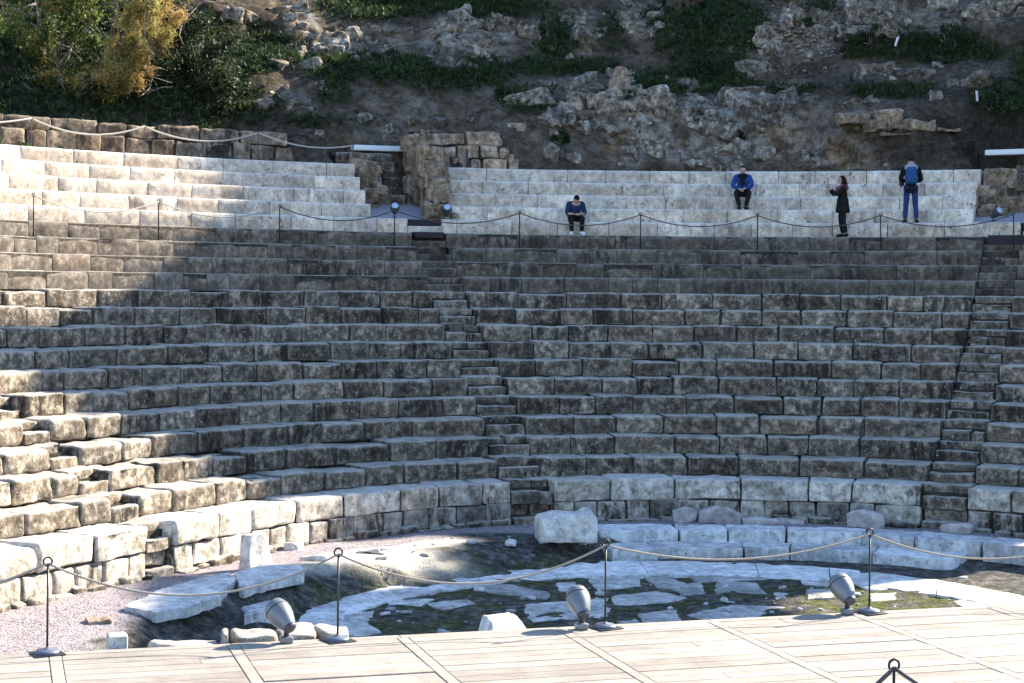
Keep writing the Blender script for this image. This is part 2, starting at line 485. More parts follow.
def wedge(name, label, ua, ub, side_u, sun_warm=False):
    th = empty(name, (*pos(side_u, 14.), 0), label, 'seating')
    for k in range(0, 15):
        a, b = ua(k), ub(k)
        R = row_r(k); z1 = row_z(k); z0 = row_z(k+1)-.03 if k < 14 else .42
        dep = (row_r(k-1)-R)+.2 if k else .8
        mb = MB()
        if k <= 3 and not sun_warm:
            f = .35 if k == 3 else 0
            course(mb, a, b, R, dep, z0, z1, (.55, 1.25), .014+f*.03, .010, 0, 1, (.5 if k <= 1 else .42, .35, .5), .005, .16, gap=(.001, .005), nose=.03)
        elif k <= 3:  # left wedges: warm sunlight painted into the smooth rows
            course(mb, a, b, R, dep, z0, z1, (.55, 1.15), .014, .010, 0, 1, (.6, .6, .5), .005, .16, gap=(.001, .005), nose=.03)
        elif k < 14:
            course(mb, a, b, R, dep, z0, z1, (.8, 1.35), .055, .030, .02, 0, (.5, .35, .55), .012, .10, var=.8, gap=(.002, .014), broken=.035)
        else:
            course(mb, a, b, R, dep, z0, z1, (.85, 1.45), .05, .028, .022, 3, (.92, .2, .12), .010, .10, var=.6, gap=(.001, .010))
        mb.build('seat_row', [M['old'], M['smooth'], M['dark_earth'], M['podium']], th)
    mb = MB()
    course(mb, ua(14), ub(14), R14+.03, .7, .02, .43, (.42, .72), .04, .022, .02, 3, (.45, .25, .85), .010, .10, var=.9)
    mb.build('podium_course', [M['old'], M['smooth'], M['dark_earth'], M['podium']], th)
    mb = MB()
    course(mb, ua(14), ub(14), R14-.09, .4, -.1, .10, (.25, .6), .05, .03, .05, 0, (.35, .3, .7), .03, .08, var=.8)
    mb.build('footing', [M['old'], M['smooth'], M['dark_earth'], M['podium']], th)
    return th
hw = lambda k: HALF/row_r(k)
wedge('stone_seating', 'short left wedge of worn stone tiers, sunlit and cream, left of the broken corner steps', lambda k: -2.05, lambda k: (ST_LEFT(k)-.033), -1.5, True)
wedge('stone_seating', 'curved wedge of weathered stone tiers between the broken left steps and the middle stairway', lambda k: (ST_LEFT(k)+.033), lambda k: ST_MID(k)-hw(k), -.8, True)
wedge('stone_seating', 'widest dark grey wedge of stone tiers, right of the middle stairway, facing the deck', lambda k: ST_MID(k)+hw(k), lambda k: ST_RIGHT(k)-hw(k), .05)
wedge('stone_seating', 'narrow wedge of dark stone tiers right of the right-hand stairway at the frame edge', lambda k: ST_RIGHT(k)+hw(k), lambda k: 1.15, .6)

def stairway(name, label, uf, k0, dark):
    th = empty(name, (*pos(uf(14), 9.8), 0), label, 'stairs')
    for k in range(k0, 15):
        R = row_r(k); zl = row_z(k+1) if k < 14 else .43; zh = row_z(k)
        u = uf(k); w = (HALF if name == 'stairway' else .335)*1.98/du(u, R)
        for j in (0, 1):
            mb = MB()
            top = zl+(zh-zl)*(j+1)/2; Rf = R+(.02 if j == 0 else .33)+random.gauss(0, .015)
            depth = (row_r(k-1)-Rf+.1) if k else .6
            if j == 0: depth = .75
            sm = k <= 3 and name != 'broken_steps'
            course(mb, u-w/2, u+w/2, Rf, depth, (zl-.05 if j == 0 else top-.22), top, (.5, 1.0), .03 if not sm else .012, .03 if not sm else .008, .03 if not sm else 0, 1 if sm else 0, (.42 if not sm else .3, .3, .7), .012, .10, var=.8)
            mb.build('step', [M['old'], M['smooth'], M['dark_earth'], M['podium']], th)
    u = uf(14); w = (HALF if name == 'stairway' else .335)*1.9/du(u, R14)
    for q, (z0, z1, rr) in enumerate([(-.05, .16, R14-.05), (.14, .43, R14+.16)]):
        mb = MB(); course(mb, u-w/2, u+w/2, rr, .7, z0, z1, (.4, .9), .04, .03, .03, 0, (.5, .3, .5), .012, .1)
        mb.build('step', [M['old'], M['smooth'], M['dark_earth'], M['podium']], th)
stairway('stairway', 'middle stairway of worn stone steps running up left of centre to the gravel passage', ST_MID, 0, False)
stairway('stairway', 'right-hand stairway of narrow worn steps near the right edge of the tiers', ST_RIGHT, 0, False)
stairway('broken_steps', 'broken sunlit steps cutting diagonally through the left end of the tiers', ST_LEFT, 0, False)

# pale rebuilt tiers above, on either side of the passage
PL, PR = -.388, -.282
th = empty('pale_kerb_course', (*pos(.05, 20.3), row_z(0)), 'lowest pale stone course running below both white banks and the gravel passage', 'kerb')
for a, b in ((-2.05, PL), (PL, -.347), (-.302, PR), (PR, .447)):
    mb = MB(); course(mb, a, b, row_r(-1), .739, row_z(0)-.02, row_z(-1), (.95, 1.5), .03, .008, 0, 0, (.6, .35, .5), .002, .2, var=.45, gap=(.000, .002), nose=.035)
    mb.build('kerb_section', [M['pale'], M['smooth'], M['dark_earth']], th)
for (a, b, R, z0, z1) in ((-.347, -.302, row_r(-1)+.03, row_z(0)+.2, row_z(-1)-.02), (-.345, -.305, row_r(0)-.03, row_z(1)+.24, row_z(0)+.02), (.449, .53, row_r(-1)+.03, row_z(0)+.14, row_z(-1)-.02), (.41, .50, row_r(0)-.03, row_z(1)+.17, row_z(0)+.03)):
    mb = MB(); course(mb, a, b, R, .5, z0, z1, (2, 2.2), .012, .004, 0, 0, (.5, .3, .5), .001, .2, back=False)
    mb.build('timber_step', [M['wood_dark']], th)
mb = MB(); course(mb, .449, .6, row_r(-1)-.001, .7, row_z(0)-.02, row_z(0)+.19, (2, 2.2), .012, .01, 0, 0, (.6, .3, .5), .001, .2, back=False); course(mb, -.347, -.302, row_r(-1)-.001, .7, row_z(0)-.02, row_z(0)+.19, (2, 2.2), .012, .01, 0, 0, (.6, .3, .5), .001, .2, back=False)
mb.build('kerb_section', [M['pale'], M['smooth'], M['dark_earth']], th)

def bank2(name, label, ua, ub, tone):
    th = empty(name, (*pos((ua+ub)/2, 21.), row_z(-1)), label, 'seating')
    for j in range(4):
        k = -2-j; mb = MB()
        course(mb, ua, ub, row_r(k), .489+.25, row_z(k+1)-.02, row_z(k), (.95, 1.5), .03, .008, 0, 0, tone, .002, .2, var=.45, gap=(.000, .002), nose=.035)
        mb.build('seat_row', [M['pale'], M['smooth'], M['dark_earth']], th)
    return th
bank2('pale_seating_bank', 'four pale rebuilt stone tiers at upper left, left of the gravel passage', -2.05, PL, (.62, .45, .4))
bank2('pale_seating_bank', 'four pale rebuilt stone tiers at upper right where people stand and sit', PR, .386, (.55, .25, .45))

# earth fill carrying the tiers
mb = MB()
for (a0, b0, kt) in ((-2.05, PL, -5), (PL, PR, 0), (PR, .386, -5), (.386, 1.15, 0)):
    m = 40; V = []; F = []; prof = [(R14+.3, -.2)]
    for k in range(14, kt-1, -1):
        prof += [(row_r(k)+.3, row_z(k)-.16), (row_r(k-1)+.3, row_z(k)-.16)]
    prof += [(prof[-1][0]+.01, 4.)]
    for i in range(m+1):
        uu = a0+(b0-a0)*i/m
        for (r_, z_) in prof: p = pos(uu, r_); V.append((p[0], p[1], z_))
    q = len(prof)
    for i in range(m):
        for j in range(q-1): F.append((i*q+j, i*q+q+j, i*q+q+j+1, i*q+j+1))
    mb.add(V, F)
tag(mb.build('earth_fill', [M['dark_earth']], smooth=False), kind='structure')

# ------------------------------------------------------------------ marble steps and paving of the orchestra
def marble_step(label, ua, ub, R, depth, z0, z1):
    mb = MB(); course(mb, ua, ub, R, depth, z0, z1, (.7, 1.7), .03, .018, .02, 0, (.55, .15, .35), .008, .12, back=False)
    tag(mb.build('marble_step', [M['marble']]), label, 'step', 'marble steps at the foot of the right-hand seats')
marble_step('upper white marble step curving along the gravel right of the white block', -.30, 1.1, 8.25, .9, -.35, .035)
marble_step('lower white marble step, just above the marble ring right of the white block', -.31, .57, 7.36, .95, -.55, -.19)

def ring_pts(c, r, t): return (c[0]+r*math.sin(t), c[1]+r*math.cos(t))
mb = MB()
t = R_(-108)
while t < R_(100):
    w = random.uniform(.22, .42); e = t+w
    V = []; m = 10
    for q in range(m+1):
        tt = t+.0012+(w-.0024)*q/m
        o = ring_pts((3., 26.07), 6.22+random.gauss(0, .012), tt); i = ring_pts((3., 25.), 5.68+random.gauss(0, .02), tt)
        mid = ((o[0]+i[0])/2, (o[1]+i[1])/2)
        zt = -.375+random.gauss(0, .006)
        V += [(o[0], o[1], -.6), (o[0], o[1], zt), (mid[0], mid[1], zt+.008), (i[0], i[1], zt), (i[0], i[1], -.6)]
    F = []
    for q in range(m):
        for j in range(4): F.append((5*q+j, 5*q+5+j, 5*q+6+j, 5*q+1+j))
    F += [(0, 1, 2, 3, 4), tuple(5*m+j for j in (4, 3, 2, 1, 0))]
    mb.add(V, F, 0, (random.uniform(.65, .85), .15, random.uniform(.1, .35)))
    t = e
tag(mb.build('marble_ring_paving', [M['marble']], smooth=False), kind='structure')

def slab_poly(mb, pts, z, thick, jag=.05, tint=(.6, .15, .4), tilt=(0, 0)):
    """irregular broken slab: outline points (x, y), top at z"""
    P = []
    for i in range(len(pts)):
        a, b = np.array(pts[i][:2]), np.array(pts[(i+1) % len(pts)][:2]); L = np.linalg.norm(b-a); m = max(1, int(L/.14))
        for q in range(m): P.append(a+(b-a)*q/m+RNG.normal(0, jag if q else jag*.4, 2))
    P = np.array(P); c = P.mean(0)
    zt = z+(P-c)@np.array(tilt)
    inner = c+(P-c)*.9
    n = len(P); V = []
    for q in range(n): V.append((P[q][0], P[q][1], zt[q]-thick))
    for q in range(n): V.append((P[q][0], P[q][1], zt[q]-.02))
    for q in range(n): V.append((inner[q][0], inner[q][1], zt[q]+RNG.normal(0, .004)))
    V.append((c[0], c[1], z+.005))
    F = []
    for q in range(n):
        r = (q+1) % n
        F += [(q, r, n+r, n+q), (n+q, n+r, 2*n+r, 2*n+q), (2*n+q, 2*n+r, 3*n)]
    # make sure the outline runs counter-clockwise
    A = sum(P[i][0]*P[(i+1) % n][1]-P[(i+1) % n][0]*P[i][1] for i in range(n))
    if A < 0: F = [tuple(reversed(f)) for f in F]
    mb.add(V, F, 0, tint)
slabs = [
 [(311,616),(378,609),(371,622),(384,630),(350,637),(297,634)], [(388,600),(437,597),(423,604),(392,603)],
 [(558,582),(578,580.5),(582,588.6),(563,590.4)], [(476,586),(509,583),(552,591.5),(549,597),(525,595),(493,592)],
 [(520,603),(570,599),(612,596),(606,604),(614,606),(605,617),(536,619)], [(614,595),(659,590),(690,596),(664,604),(616,604)],
 [(646,575),(664,572.6),(690,582),(684,590),(662,587)], [(681,583),(704,581),(708,593),(682,594)],
 [(720,579),(759,581),(769,592),(717,592)], [(775,590),(791,592),(789,599),(779,599)], [(808,588.6),(833,587),(837,595),(810,597.5)],
 [(856,583),(903,581.5),(901,588),(870,588)], [(871,592),(900,591),(897,598),(874,599)], [(689,613),(732,603),(793,605),(762,615),(715,620)],
 [(956,598.6),(1030,596),(1040,608),(968,606)], [(590,578),(640,577),(644,584),(600,588)], [(430,602),(470,598),(480,603),(445,607)], [(690,574),(780,573),(770,578),(700,580)],
 [(800,577),(850,579),(840,584),(806,583)], [(640,612),(680,608),(684,620),(650,624)], [(600,622),(640,617),(650,628),(610,632)]]
mb = MB()
for s in slabs:
    slab_poly(mb, [g_px(x, y, -.37) for x, y in s], -.385+random.gauss(0, .008), .2, .016, (random.uniform(.15, .65), .25, random.uniform(.4, 1.)))
tag(mb.build('broken_marble_paving', [M['marble']], smooth=False), kind='structure')

def rock(name, label, cat, base, size, ang=0., mat='rubble', r=.08, rough=.05, big=.08, tone=(.5, .3, .4), group=None, tilt=0., roll=0., shape=None, step=.09, sink=.04):
    """free-standing stone, base centre at base"""
    P, F = stone(*size, r, rough, step, big)
    P = P-np.array([size[0]/2, size[1]/2, sink])
    if shape: P = shape(P)
    mb = MB(); mb.add(place(P, (0, 0, 0), ang, tilt, roll)+np.array(base), F, 0, tone)
    return tag(mb.build(name, [M[mat]], origin=base), label, cat, group)

# chips and rubble lying about on the orchestra floor
mb = MB()
for i in range(420):
    x, y = random.uniform(-5, 11), random.uniform(20.5, 33)
    r_ = float(radv(np.array([x]), np.array([y]))[0]); u_ = float(uang(np.array([x]), np.array([y]))[0])
    if r_ > (8.9 if u_ < -.3 else 6.6) or (y-18.5-.2975*x) < .5: continue
    if math.hypot(x-3, y-25) > 5.6 and math.hypot(x-3, y-26.07) < 6.3: continue
    ix, iy = int(round((x+14)/.1)), int(round((y-13)/.1)); z = float(FLOOR_Z[iy, ix])
    w_ = .03+.13*random.random()**2.5
    if .3 < (z+.405)/.405 < .95: w_ *= 1.4
    P, F = stone(w_*1.4, w_, w_*.6, w_*.25, w_*.2, w_*.5, w_*.15)
    mb.add(place(P, (x, y, z-w_*.12), random.uniform(0, 6), random.uniform(-.3, .3)), F, 0, (random.uniform(.1, .75), .2, random.uniform(.1, .8)))
tag(mb.build('floor_rubble', [M['marble']]), 'small marble chips and rubble scattered over the dark orchestra floor', 'rubble', kind='stuff')

# broken slabs on the left bank of the orchestra
mb = MB()
slab_poly(mb, [g_px(x, y, .1) for x, y in [(127,606),(165,590),(200,580),(232,574),(238,581),(216,598),(190,607),(160,612)]], .13, .17, .03, (.6, .15, .25), (.0, .01))
tag(mb.build('marble_slab', [M['marble']], smooth=False, origin=(-5, 26.5, 0)), 'nearest of the two big bluish marble slabs on the earth bank by the left gravel', 'slab')
mb = MB()
slab_poly(mb, [g_px(x, y, .1) for x, y in [(236,574),(262,568.6),(302,567),(306,575),(270,581),(244,588),(240,581)]], .15, .2, .03, (.62, .15, .25), (.01, .01))
tag(mb.build('marble_slab', [M['marble']], smooth=False, origin=(-4, 27.5, 0)), 'farther of the two big marble slabs on the earth bank, in front of the upright white stone', 'slab')
mb = MB()
slab_poly(mb, [g_px(x, y, -.2) for x, y in [(243,604),(274,600),(279,610),(247,616)]], -.18, .28, .03, (.6, .15, .3))
tag(mb.build('marble_slab', [M['marble']], smooth=False, origin=(-3.4, 24.5, -.2)), 'small thick marble slab lying just behind the leftmost floodlight', 'slab')
mb = MB()
slab_poly(mb, [g_px(x, y, -.35) for x, y in [(297,594),(334,590),(331,600),(305,601)]], -.33, .15, .03, (.5, .15, .4))
tag(mb.build('marble_slab', [M['marble']], smooth=False, origin=(-2.7, 26, -.35)), 'flat marble slab on dark soil beside the rope, left end of the ring paving', 'slab')
def upright(P):
    k = P[:, 2]/.75
    P[:, 0] *= 1-.35*np.clip(k, 0, 1); P[:, 0] -= .10*k
    return P
rock('upright_stone', 'pointed white upright stone lit by the sun at the left of the orchestra', 'stone', (*g_px(259, 568, 0)[:2], 0), (.60, .28, .66), .95, 'marble_white', .05, .03, .05, (.75, .2, .1), shape=upright)
rock('earth_bank_stone', 'flat grey stone at the shadow edge of the left gravel', 'stone', (*g_px(101, 623, 0)[:2], 0), (.35, .3, .12), .3, 'rubble', .03, .03, .04, (.6, .1, .3))
def blockshape(P):
    k = np.clip(P[:, 2]/.62, 0, 1)
    P[:, 0] *= 1-.10*k**4; P[:, 1] += .16*np.maximum(0, k-.72)/.28*(P[:, 1] < .1)
    P[:, 2] += k*(.07*sstep(.25, .42, P[:, 0])*sstep(-.1, .1, P[:, 1])-.08*sstep(-.2, -.5, P[:, 0]))
    return P
rock('marble_block', 'big white marble block standing alone at the foot of the middle stairway', 'stone block', (1.05, 32.35, 0), (1.12, .85, .56), .12, 'marble_white', .07, .035, .03, (.62, .35, .3), shape=blockshape, step=.06)
# small pale stones in the sunny patch, pinkish lumps at the podium foot
for lab, x, y, sz in (('pale flat stone in the sunny earth patch below the podium', 370, 552, (.42, .3, .12)), ('small pale stone between upright stone and podium', 296, 551, (.3, .22, .2)),
                      ('low pale rubble stone left of the second rope post head', 318, 560, (.5, .3, .14))):
    rock('loose_stone', lab, 'stone', (*g_px(x, y, 0)[:2], 0), sz, random.uniform(-.5, .5), 'marble_white', .05, .04, .05, (.6, .35, .2))
def lump(P):
    k = np.clip(P[:, 2]/.3, 0, 1); s = np.cos(np.clip(P[:, 0]/.55, -1, 1)*1.4)
    P[:, 2] = P[:, 2]*(.25+.75*s); return P
for lab, x, w, h in (('pinkish pointed stone leaning on the podium just right of the marble block', 686, .55, .36), ('long pinkish slab with a rounded hump against the podium', 722, .95, .40),
                     ('low rectangular pinkish slab at the podium foot', 775, 1.3, .2), ('rounded pinkish lump below the podium left of the right-hand post', 866, .75, .42), ('small pinkish lump near the right-hand stairway', 958, .6, .25)):
    p = g_px(x, 524, 0); q = pos(u_px(x, R14-.35), R14-.35)
    rock('pinkish_stone', lab, 'stone', (q[0], q[1], 0), (w, .28, h), -uang(np.array([q[0]]), np.array([q[1]]))[0], 'pinkish', .06, .04, .07, (.5, .2, .2), shape=None if 'rectangular' in lab else lump, step=.07)

# ================================================================== timber deck
DE = np.array([.9585, .2852]); DN = np.array([.2852, -.9585]); D0 = np.array([0., 18.5])
def deck(s, t): return D0+DE*s+DN*t       # s along the edge, t towards the camera
n = NT('weathered_deck_timber', .7, .3)
T = n.tint()
dv = n.mapped((1.2, 22, 1.), rot=(0, 0, -R_(16.6)))
gr = n.noise(2.2, 7, .65, v=dv)
c = n.ramp(gr, [(.34, (.17, .145, .12)), (.5, (.255, .222, .188)), (.66, (.33, .296, .258))])
c = n.scale(c, n.math('MULTIPLY_ADD', T[0], .5, .75))
c = n.mix(n.math('MULTIPLY', n.ramp(n.noise(1.3, 8, .75), [(.42, 0), (.62, 1)]), .4), c, (.40, .36, .315))
c = n.mix(n.math('MULTIPLY', n.ramp(n.noise(3.1, 9, .8), [(.54, 0), (.70, 1)]), .45), c, (.11, .088, .07))
M['deck'] = n.done(c, n.bump(gr, .5, .006))
mb = MB()
BW, GAP = .225, .014
bat = [-1.22+1.765*i for i in range(-8, 10)]
def plank(s0, s1, t0, t1, z, tint, hgt=.03, lift=0.):
    V = []; b = .004
    for (zz, ins) in ((z-hgt, 0), (z-b, 0), (z, b)):
        for (s_, t_) in ((s0+ins, t0+ins), (s1-ins, t0+ins), (s1-ins, t1-ins), (s0+ins, t1-ins)):
            p = deck(s_, t_); V.append((p[0], p[1], zz+lift))
    F = [(8, 11, 10, 9)]
    for a in (0, 4):
        for i in range(4): j = (i+1) % 4; F.append((a+i, a+4+i, a+4+j, a+j))
    mb.add(V, F, 0, tint)
for i in range(len(bat)-1):
    a, b = bat[i]+.075, bat[i+1]-.055
    for off in (0,):
        plank(bat[i]-.048, bat[i]+.068, .135, 11., DECK_Z+.002, (random.uniform(.35, .75), .5, .5))
    t = .138
    while t < 11:
        cut = random.uniform(a+.3, b-.3) if random.random() < .07 else b
        plank(a, cut-.002, t, t+BW, DECK_Z+random.gauss(0, .002), (random.uniform(.1, .9), .5, .5))
        if cut < b: plank(cut+.002, b, t, t+BW, DECK_Z+random.gauss(0, .002), (random.uniform(.1, .9), .5, .5))
        t += BW+GAP
    plank(bat[i]+.002, bat[i+1]-.002, -.01, .128, DECK_Z+.001, (random.uniform(.4, .7), .5, .5))
dk = tag(mb.build('timber_deck', [M['deck']], smooth=False), kind='structure')
mb = MB()
a, b, c_, d = deck(-15.3, .02), deck(14., .02), deck(14., 11), deck(-15.3, 11)
mb.add([(*a, DECK_Z-.034), (*b, DECK_Z-.034), (*c_, DECK_Z-.034), (*d, DECK_Z-.034), (*a, -1.1), (*b, -1.1)], [(0, 3, 2, 1), (0, 1, 5, 4)])
tag(mb.build('deck_underlay', [M['wood_dark']], smooth=False), kind='structure')

# rubble footing of the old stage front just beyond the deck
th = empty('stage_footing_wall', (*deck(-3.6, -.3), -.4), 'low sunlit rubble wall capped with pale stones along the far edge of the deck', 'wall')
def along(mb, s0, s1, t, dep, z0, z1, wr, tone, mi=0):
    s = s0
    while s < s1-.05:
        w = min(random.uniform(*wr), s1-s)
        P, F = stone(w-.02, dep, z1-z0+random.gauss(0, .03), .05, .045, .07, .05)
        P = place(P, (*deck(s, -t), z0), math.atan2(DE[1], DE[0]))
        mb.add(P, F, mi, (tone+random.gauss(0, .12), .35, random.uniform(.1, .5))); s += w
mb = MB()
for q in range(4): along(mb, -3.8, -1.6, .06+random.uniform(0, .03), .4, -.5+.34*q, -.16+.34*q, (.3, .6), .45)
mb.build('core', [M['rubble']], th)
mb = MB()
along(mb, -3.78, -2.95, .05, .42, .85, 1.02, (.5, .9), .7); along(mb, -2.93, -2.45, .05, .42, .85, 1.04, (.45, .5), .6)
along(mb, -2.45, -1.66, .05, .42, .85, 1.03, (.4, .7), .8)
mb.build('coping', [M['podium']], th)
def stump(P):
    t = np.clip((P[:, 2]-1.12)/.4, 0, 1)
    P[:, 0] = P[:, 0]*(1-.55*t)-.04*t
    P[:, 1] += .50*t*np.clip(.5-P[:, 1]/.8, 0, 1)
    return P
rock('rough_stone_stump', 'bright white broken stone rising behind the deck edge, left of the middle floodlight', 'stone', (*deck(.14, -.52), -.45), (.66, .8, 1.52), .28, 'marble_white', .06, .03, .05, (.95, .15, .0), shape=stump)
rock('edge_stone', 'white stone lump at the deck edge near the dark left gravel corner', 'stone', (*deck(-4.13, -.3), -.45), (.26, .3, 1.60), .28, 'marble_white', .06, .04, .05, (.7, .3, .3))

# ------------------------------------------------------------------ rope posts and ropes
POST_H = .915
def rope_post(label, base, h, group, mats, disc=True, ring=.042, ringdir=None, pole=.011, plate=.15):
    th = empty('rope_post', base, label, 'rope post', group)
    x, y, z = base
    a = math.atan2(DE[1], DE[0]) if ringdir is None else ringdir
    if plate:
        mb = MB(); bar(mb, (x, y, z), (plate*2, plate*2, .012), a+.25, bev=.003); mb.build('base_plate', mats[0], th)
    if disc:
        mb = MB(); lathe(mb, [(.012, .125), (.03, .122), (.045, .10), (.052, .03), (.07, .018)], (x, y, z), seg=28); mb.build('base_disc', mats[1], th)
    mb = MB(); tube(mb, [(x, y, z+.01), (x, y, z+h-ring)], pole, 10); mb.build('pole', mats[0], th)
    mb = MB(); V = []; F = []
    for i in range(20):
        t = 2*math.pi*i/20; cx_, cz_ = math.cos(t)*ring, math.sin(t)*ring
        for j in range(8):
            q = 2*math.pi*j/8; rr = ring+.010*math.cos(q)
            V.append((x+math.cos(t)*rr*math.cos(a)-math.sin(a)*.010*math.sin(q), y+math.cos(t)*rr*math.sin(a)+math.cos(a)*.010*math.sin(q), z+h-.005+math.sin(t)*rr))
    for i in range(20):
        for j in range(8): F.append((i*8+j, ((i+1) % 20)*8+j, ((i+1) % 20)*8+(j+1) % 8, i*8+(j+1) % 8))
    mb.add(V, F); mb.build('ring', mats[0], th)
    return np.array([x, y, z+h-.025])
def rope(label, A, B, sag, rad, mat, group, cat='rope'):
    A, B = np.array(A), np.array(B); mb = MB()
    pts = [tuple(A+(B-A)*t+np.array([0, 0, -4*sag*t*(1-t)])) for t in np.linspace(0, 1, 33)]
    tube(mb, pts, rad, 8)
    return tag(mb.build('barrier_rope', [mat], origin=A), label, cat, group)
GP = 'rope posts along the deck edge'; GR = 'ropes along the deck edge'
PM = (M['black_metal'], M['post_base'])
PB = [(-4.597, 17.07), (-1.783, 17.83), (1.04, 18.63), (4.124, 19.66)]
heads = []
for (x, y), lab in zip(PB, ('leftmost black rope post of the deck edge, standing by the sunny gravel', 'black rope post at the right end of the rubble footing wall',
                            'black rope post right next to the middle floodlight, below the white block', 'black rope post near the lit moss, right of the right-hand floodlight')):
    heads.append(rope_post(lab, (x, y, DECK_Z+.003), POST_H+.01, GP, PM))
offL = rope_post('black rope post outside the picture to the left', (-7.5, 16.2, DECK_Z+.003), POST_H, GP, PM)
offR = rope_post('black rope post outside the picture to the right', (7.3, 20.5, DECK_Z+.003), POST_H, GP, PM)
CH = [offL]+heads+[offR]
SG = [.33, .37, .36, .22, .33]
for i, lab in enumerate(('short visible end of rope running off the left edge from the first post', 'hemp rope sagging between first and second post over the left gravel', 'hemp rope sagging lowest across the marble ring between second and third post',
                         'tightest hemp rope, between the third post and the right-hand post', 'hemp rope sagging from the right-hand post off the right edge')):
    rope(lab, CH[i], CH[i+1], SG[i], .0115, M['rope'], GR)
hn = rope_post('nearest rope post, only its black ring and pole tip at the bottom edge', (2.828, 12.6, DECK_Z+.003), .92, 'nearer rope posts on the deck', PM, ring=.042)
nl = rope_post('nearer rope post below the picture to the left', (.6, 11.2, DECK_Z+.003), .92, 'nearer rope posts on the deck', PM)
nr = rope_post('nearer rope post below the picture to the right', (5.2, 11.6, DECK_Z+.003), .92, 'nearer rope posts on the deck', PM)
rope('rope falling left from the nearest ring at the bottom edge', hn, nl, .42, .016, M['rope_grey'], 'nearer ropes on the deck')
rope('rope falling right from the nearest ring at the bottom edge', hn, nr, .42, .016, M['rope_grey'], 'nearer ropes on the deck')

# posts on the upper gangway
GU = 'rope posts on the upper gangway'
UM = (M['black_metal'], M['black_metal'])
uh = []
ulab = ('thin post farthest left on the upper gangway, in the sun', 'thin post second from the left on the upper gangway, before pale tiers', 'thin post in shade left of the passage, before the end of the left pale bank',
        'thin post just left of the gravel passage opening', 'thin post right of the passage, left of the bowed sitter', 'thin post right of the bowed sitter', 'thin post below the seated man in the blue jacket',
        'thin post between the woman and the man with the backpack', 'thin post at the right-hand passage by the frame edge')
for x, lab in zip((33, 158, 279, 394, 519, 640, 757, 880, 1013), ulab):
    R = row_r(1)+.22; u = u_px(x, R); p = pos(u, R)
    uh.append(rope_post(lab, (p[0], p[1], row_z(1)+.006), .93, GU, UM, disc=False, ring=.032, ringdir=-u, pole=.016, plate=.14))
for i in range(len(uh)-1):
    rope('upper gangway rope between ' + ('the first two sunlit posts', 'posts in front of the left pale tiers', 'posts left of the passage', 'posts crossing in front of the passage', 'posts in front of the bowed sitter', 'posts left of the seated man in blue',
          'posts in front of the woman', 'posts in front of the man with the backpack')[i], uh[i], uh[i+1], .30, .014, M['rope_pale'] if i < 2 else M['rope_grey'], 'ropes on the upper gangway')
# rope above the left bank and posts behind the right bank
bh = []
for x, h, lab in ((-110, .7, 'pale post out of frame above the left bank'), (30, .8, 'pale post above the left bank before the first wall stones'), (143, .82, 'pale post in the middle of the dry stone wall'), (257, .84, 'pale post at the right end of the dry stone wall'), (352, .62, 'short dark post at the top corner of the passage')):
    R = 22.6; u = u_px(x, R); p = pos(u, R)
    bh.append(rope_post(lab, (p[0], p[1], 8.05), h-.04, 'rope posts above the left bank', (M['rope_grey'], M['rope_grey']), disc=False, ring=.03, ringdir=-u, pole=.014, plate=0))
for i in range(4):
    rope('pale thick rope ' + ('entering at the left edge above the pale bank', 'sagging in front of the left half of the dry stone wall', 'sagging in front of the right half of the dry stone wall', 'from the wall end to the passage corner')[i], bh[i], bh[i+1], (.2, .3, .3, .2)[i], .021, M['rope_pale'], 'ropes above the left bank')
rh = []
for x, lab in ((466, 'thick grey post at the left end of the right pale bank'), (572, 'thin dark post above the bank under the brown rock'), (679, 'thin dark post above the bank below the pale outcrop'), (786, 'thin dark post behind the seated man'), (880, 'thin dark post behind the bank near the man with the backpack'), (975, 'thin dark post at the right end of the right pale bank')):
    R = 22.34; u = u_px(x, R); p = pos(u, R)
    rh.append(rope_post(lab, (p[0], p[1], 8.03), .55 if x < 975 else .9, 'posts above the right bank', (M['lamp_stem'] if x < 500 else M['black_metal'],)*2, disc=False, ring=.02, ringdir=-u, pole=.03 if x < 500 else .011, plate=0))
for i in range(5):
    rope('thin dark wire stretched above the right bank, ' + ('first span from the left', 'second span, below the pale outcrop', 'third span, behind the seated man', 'fourth span', 'last span before the right end')[i], rh[i], rh[i+1], .03, .006, M['rope_grey'], 'wires above the right bank', 'wire')

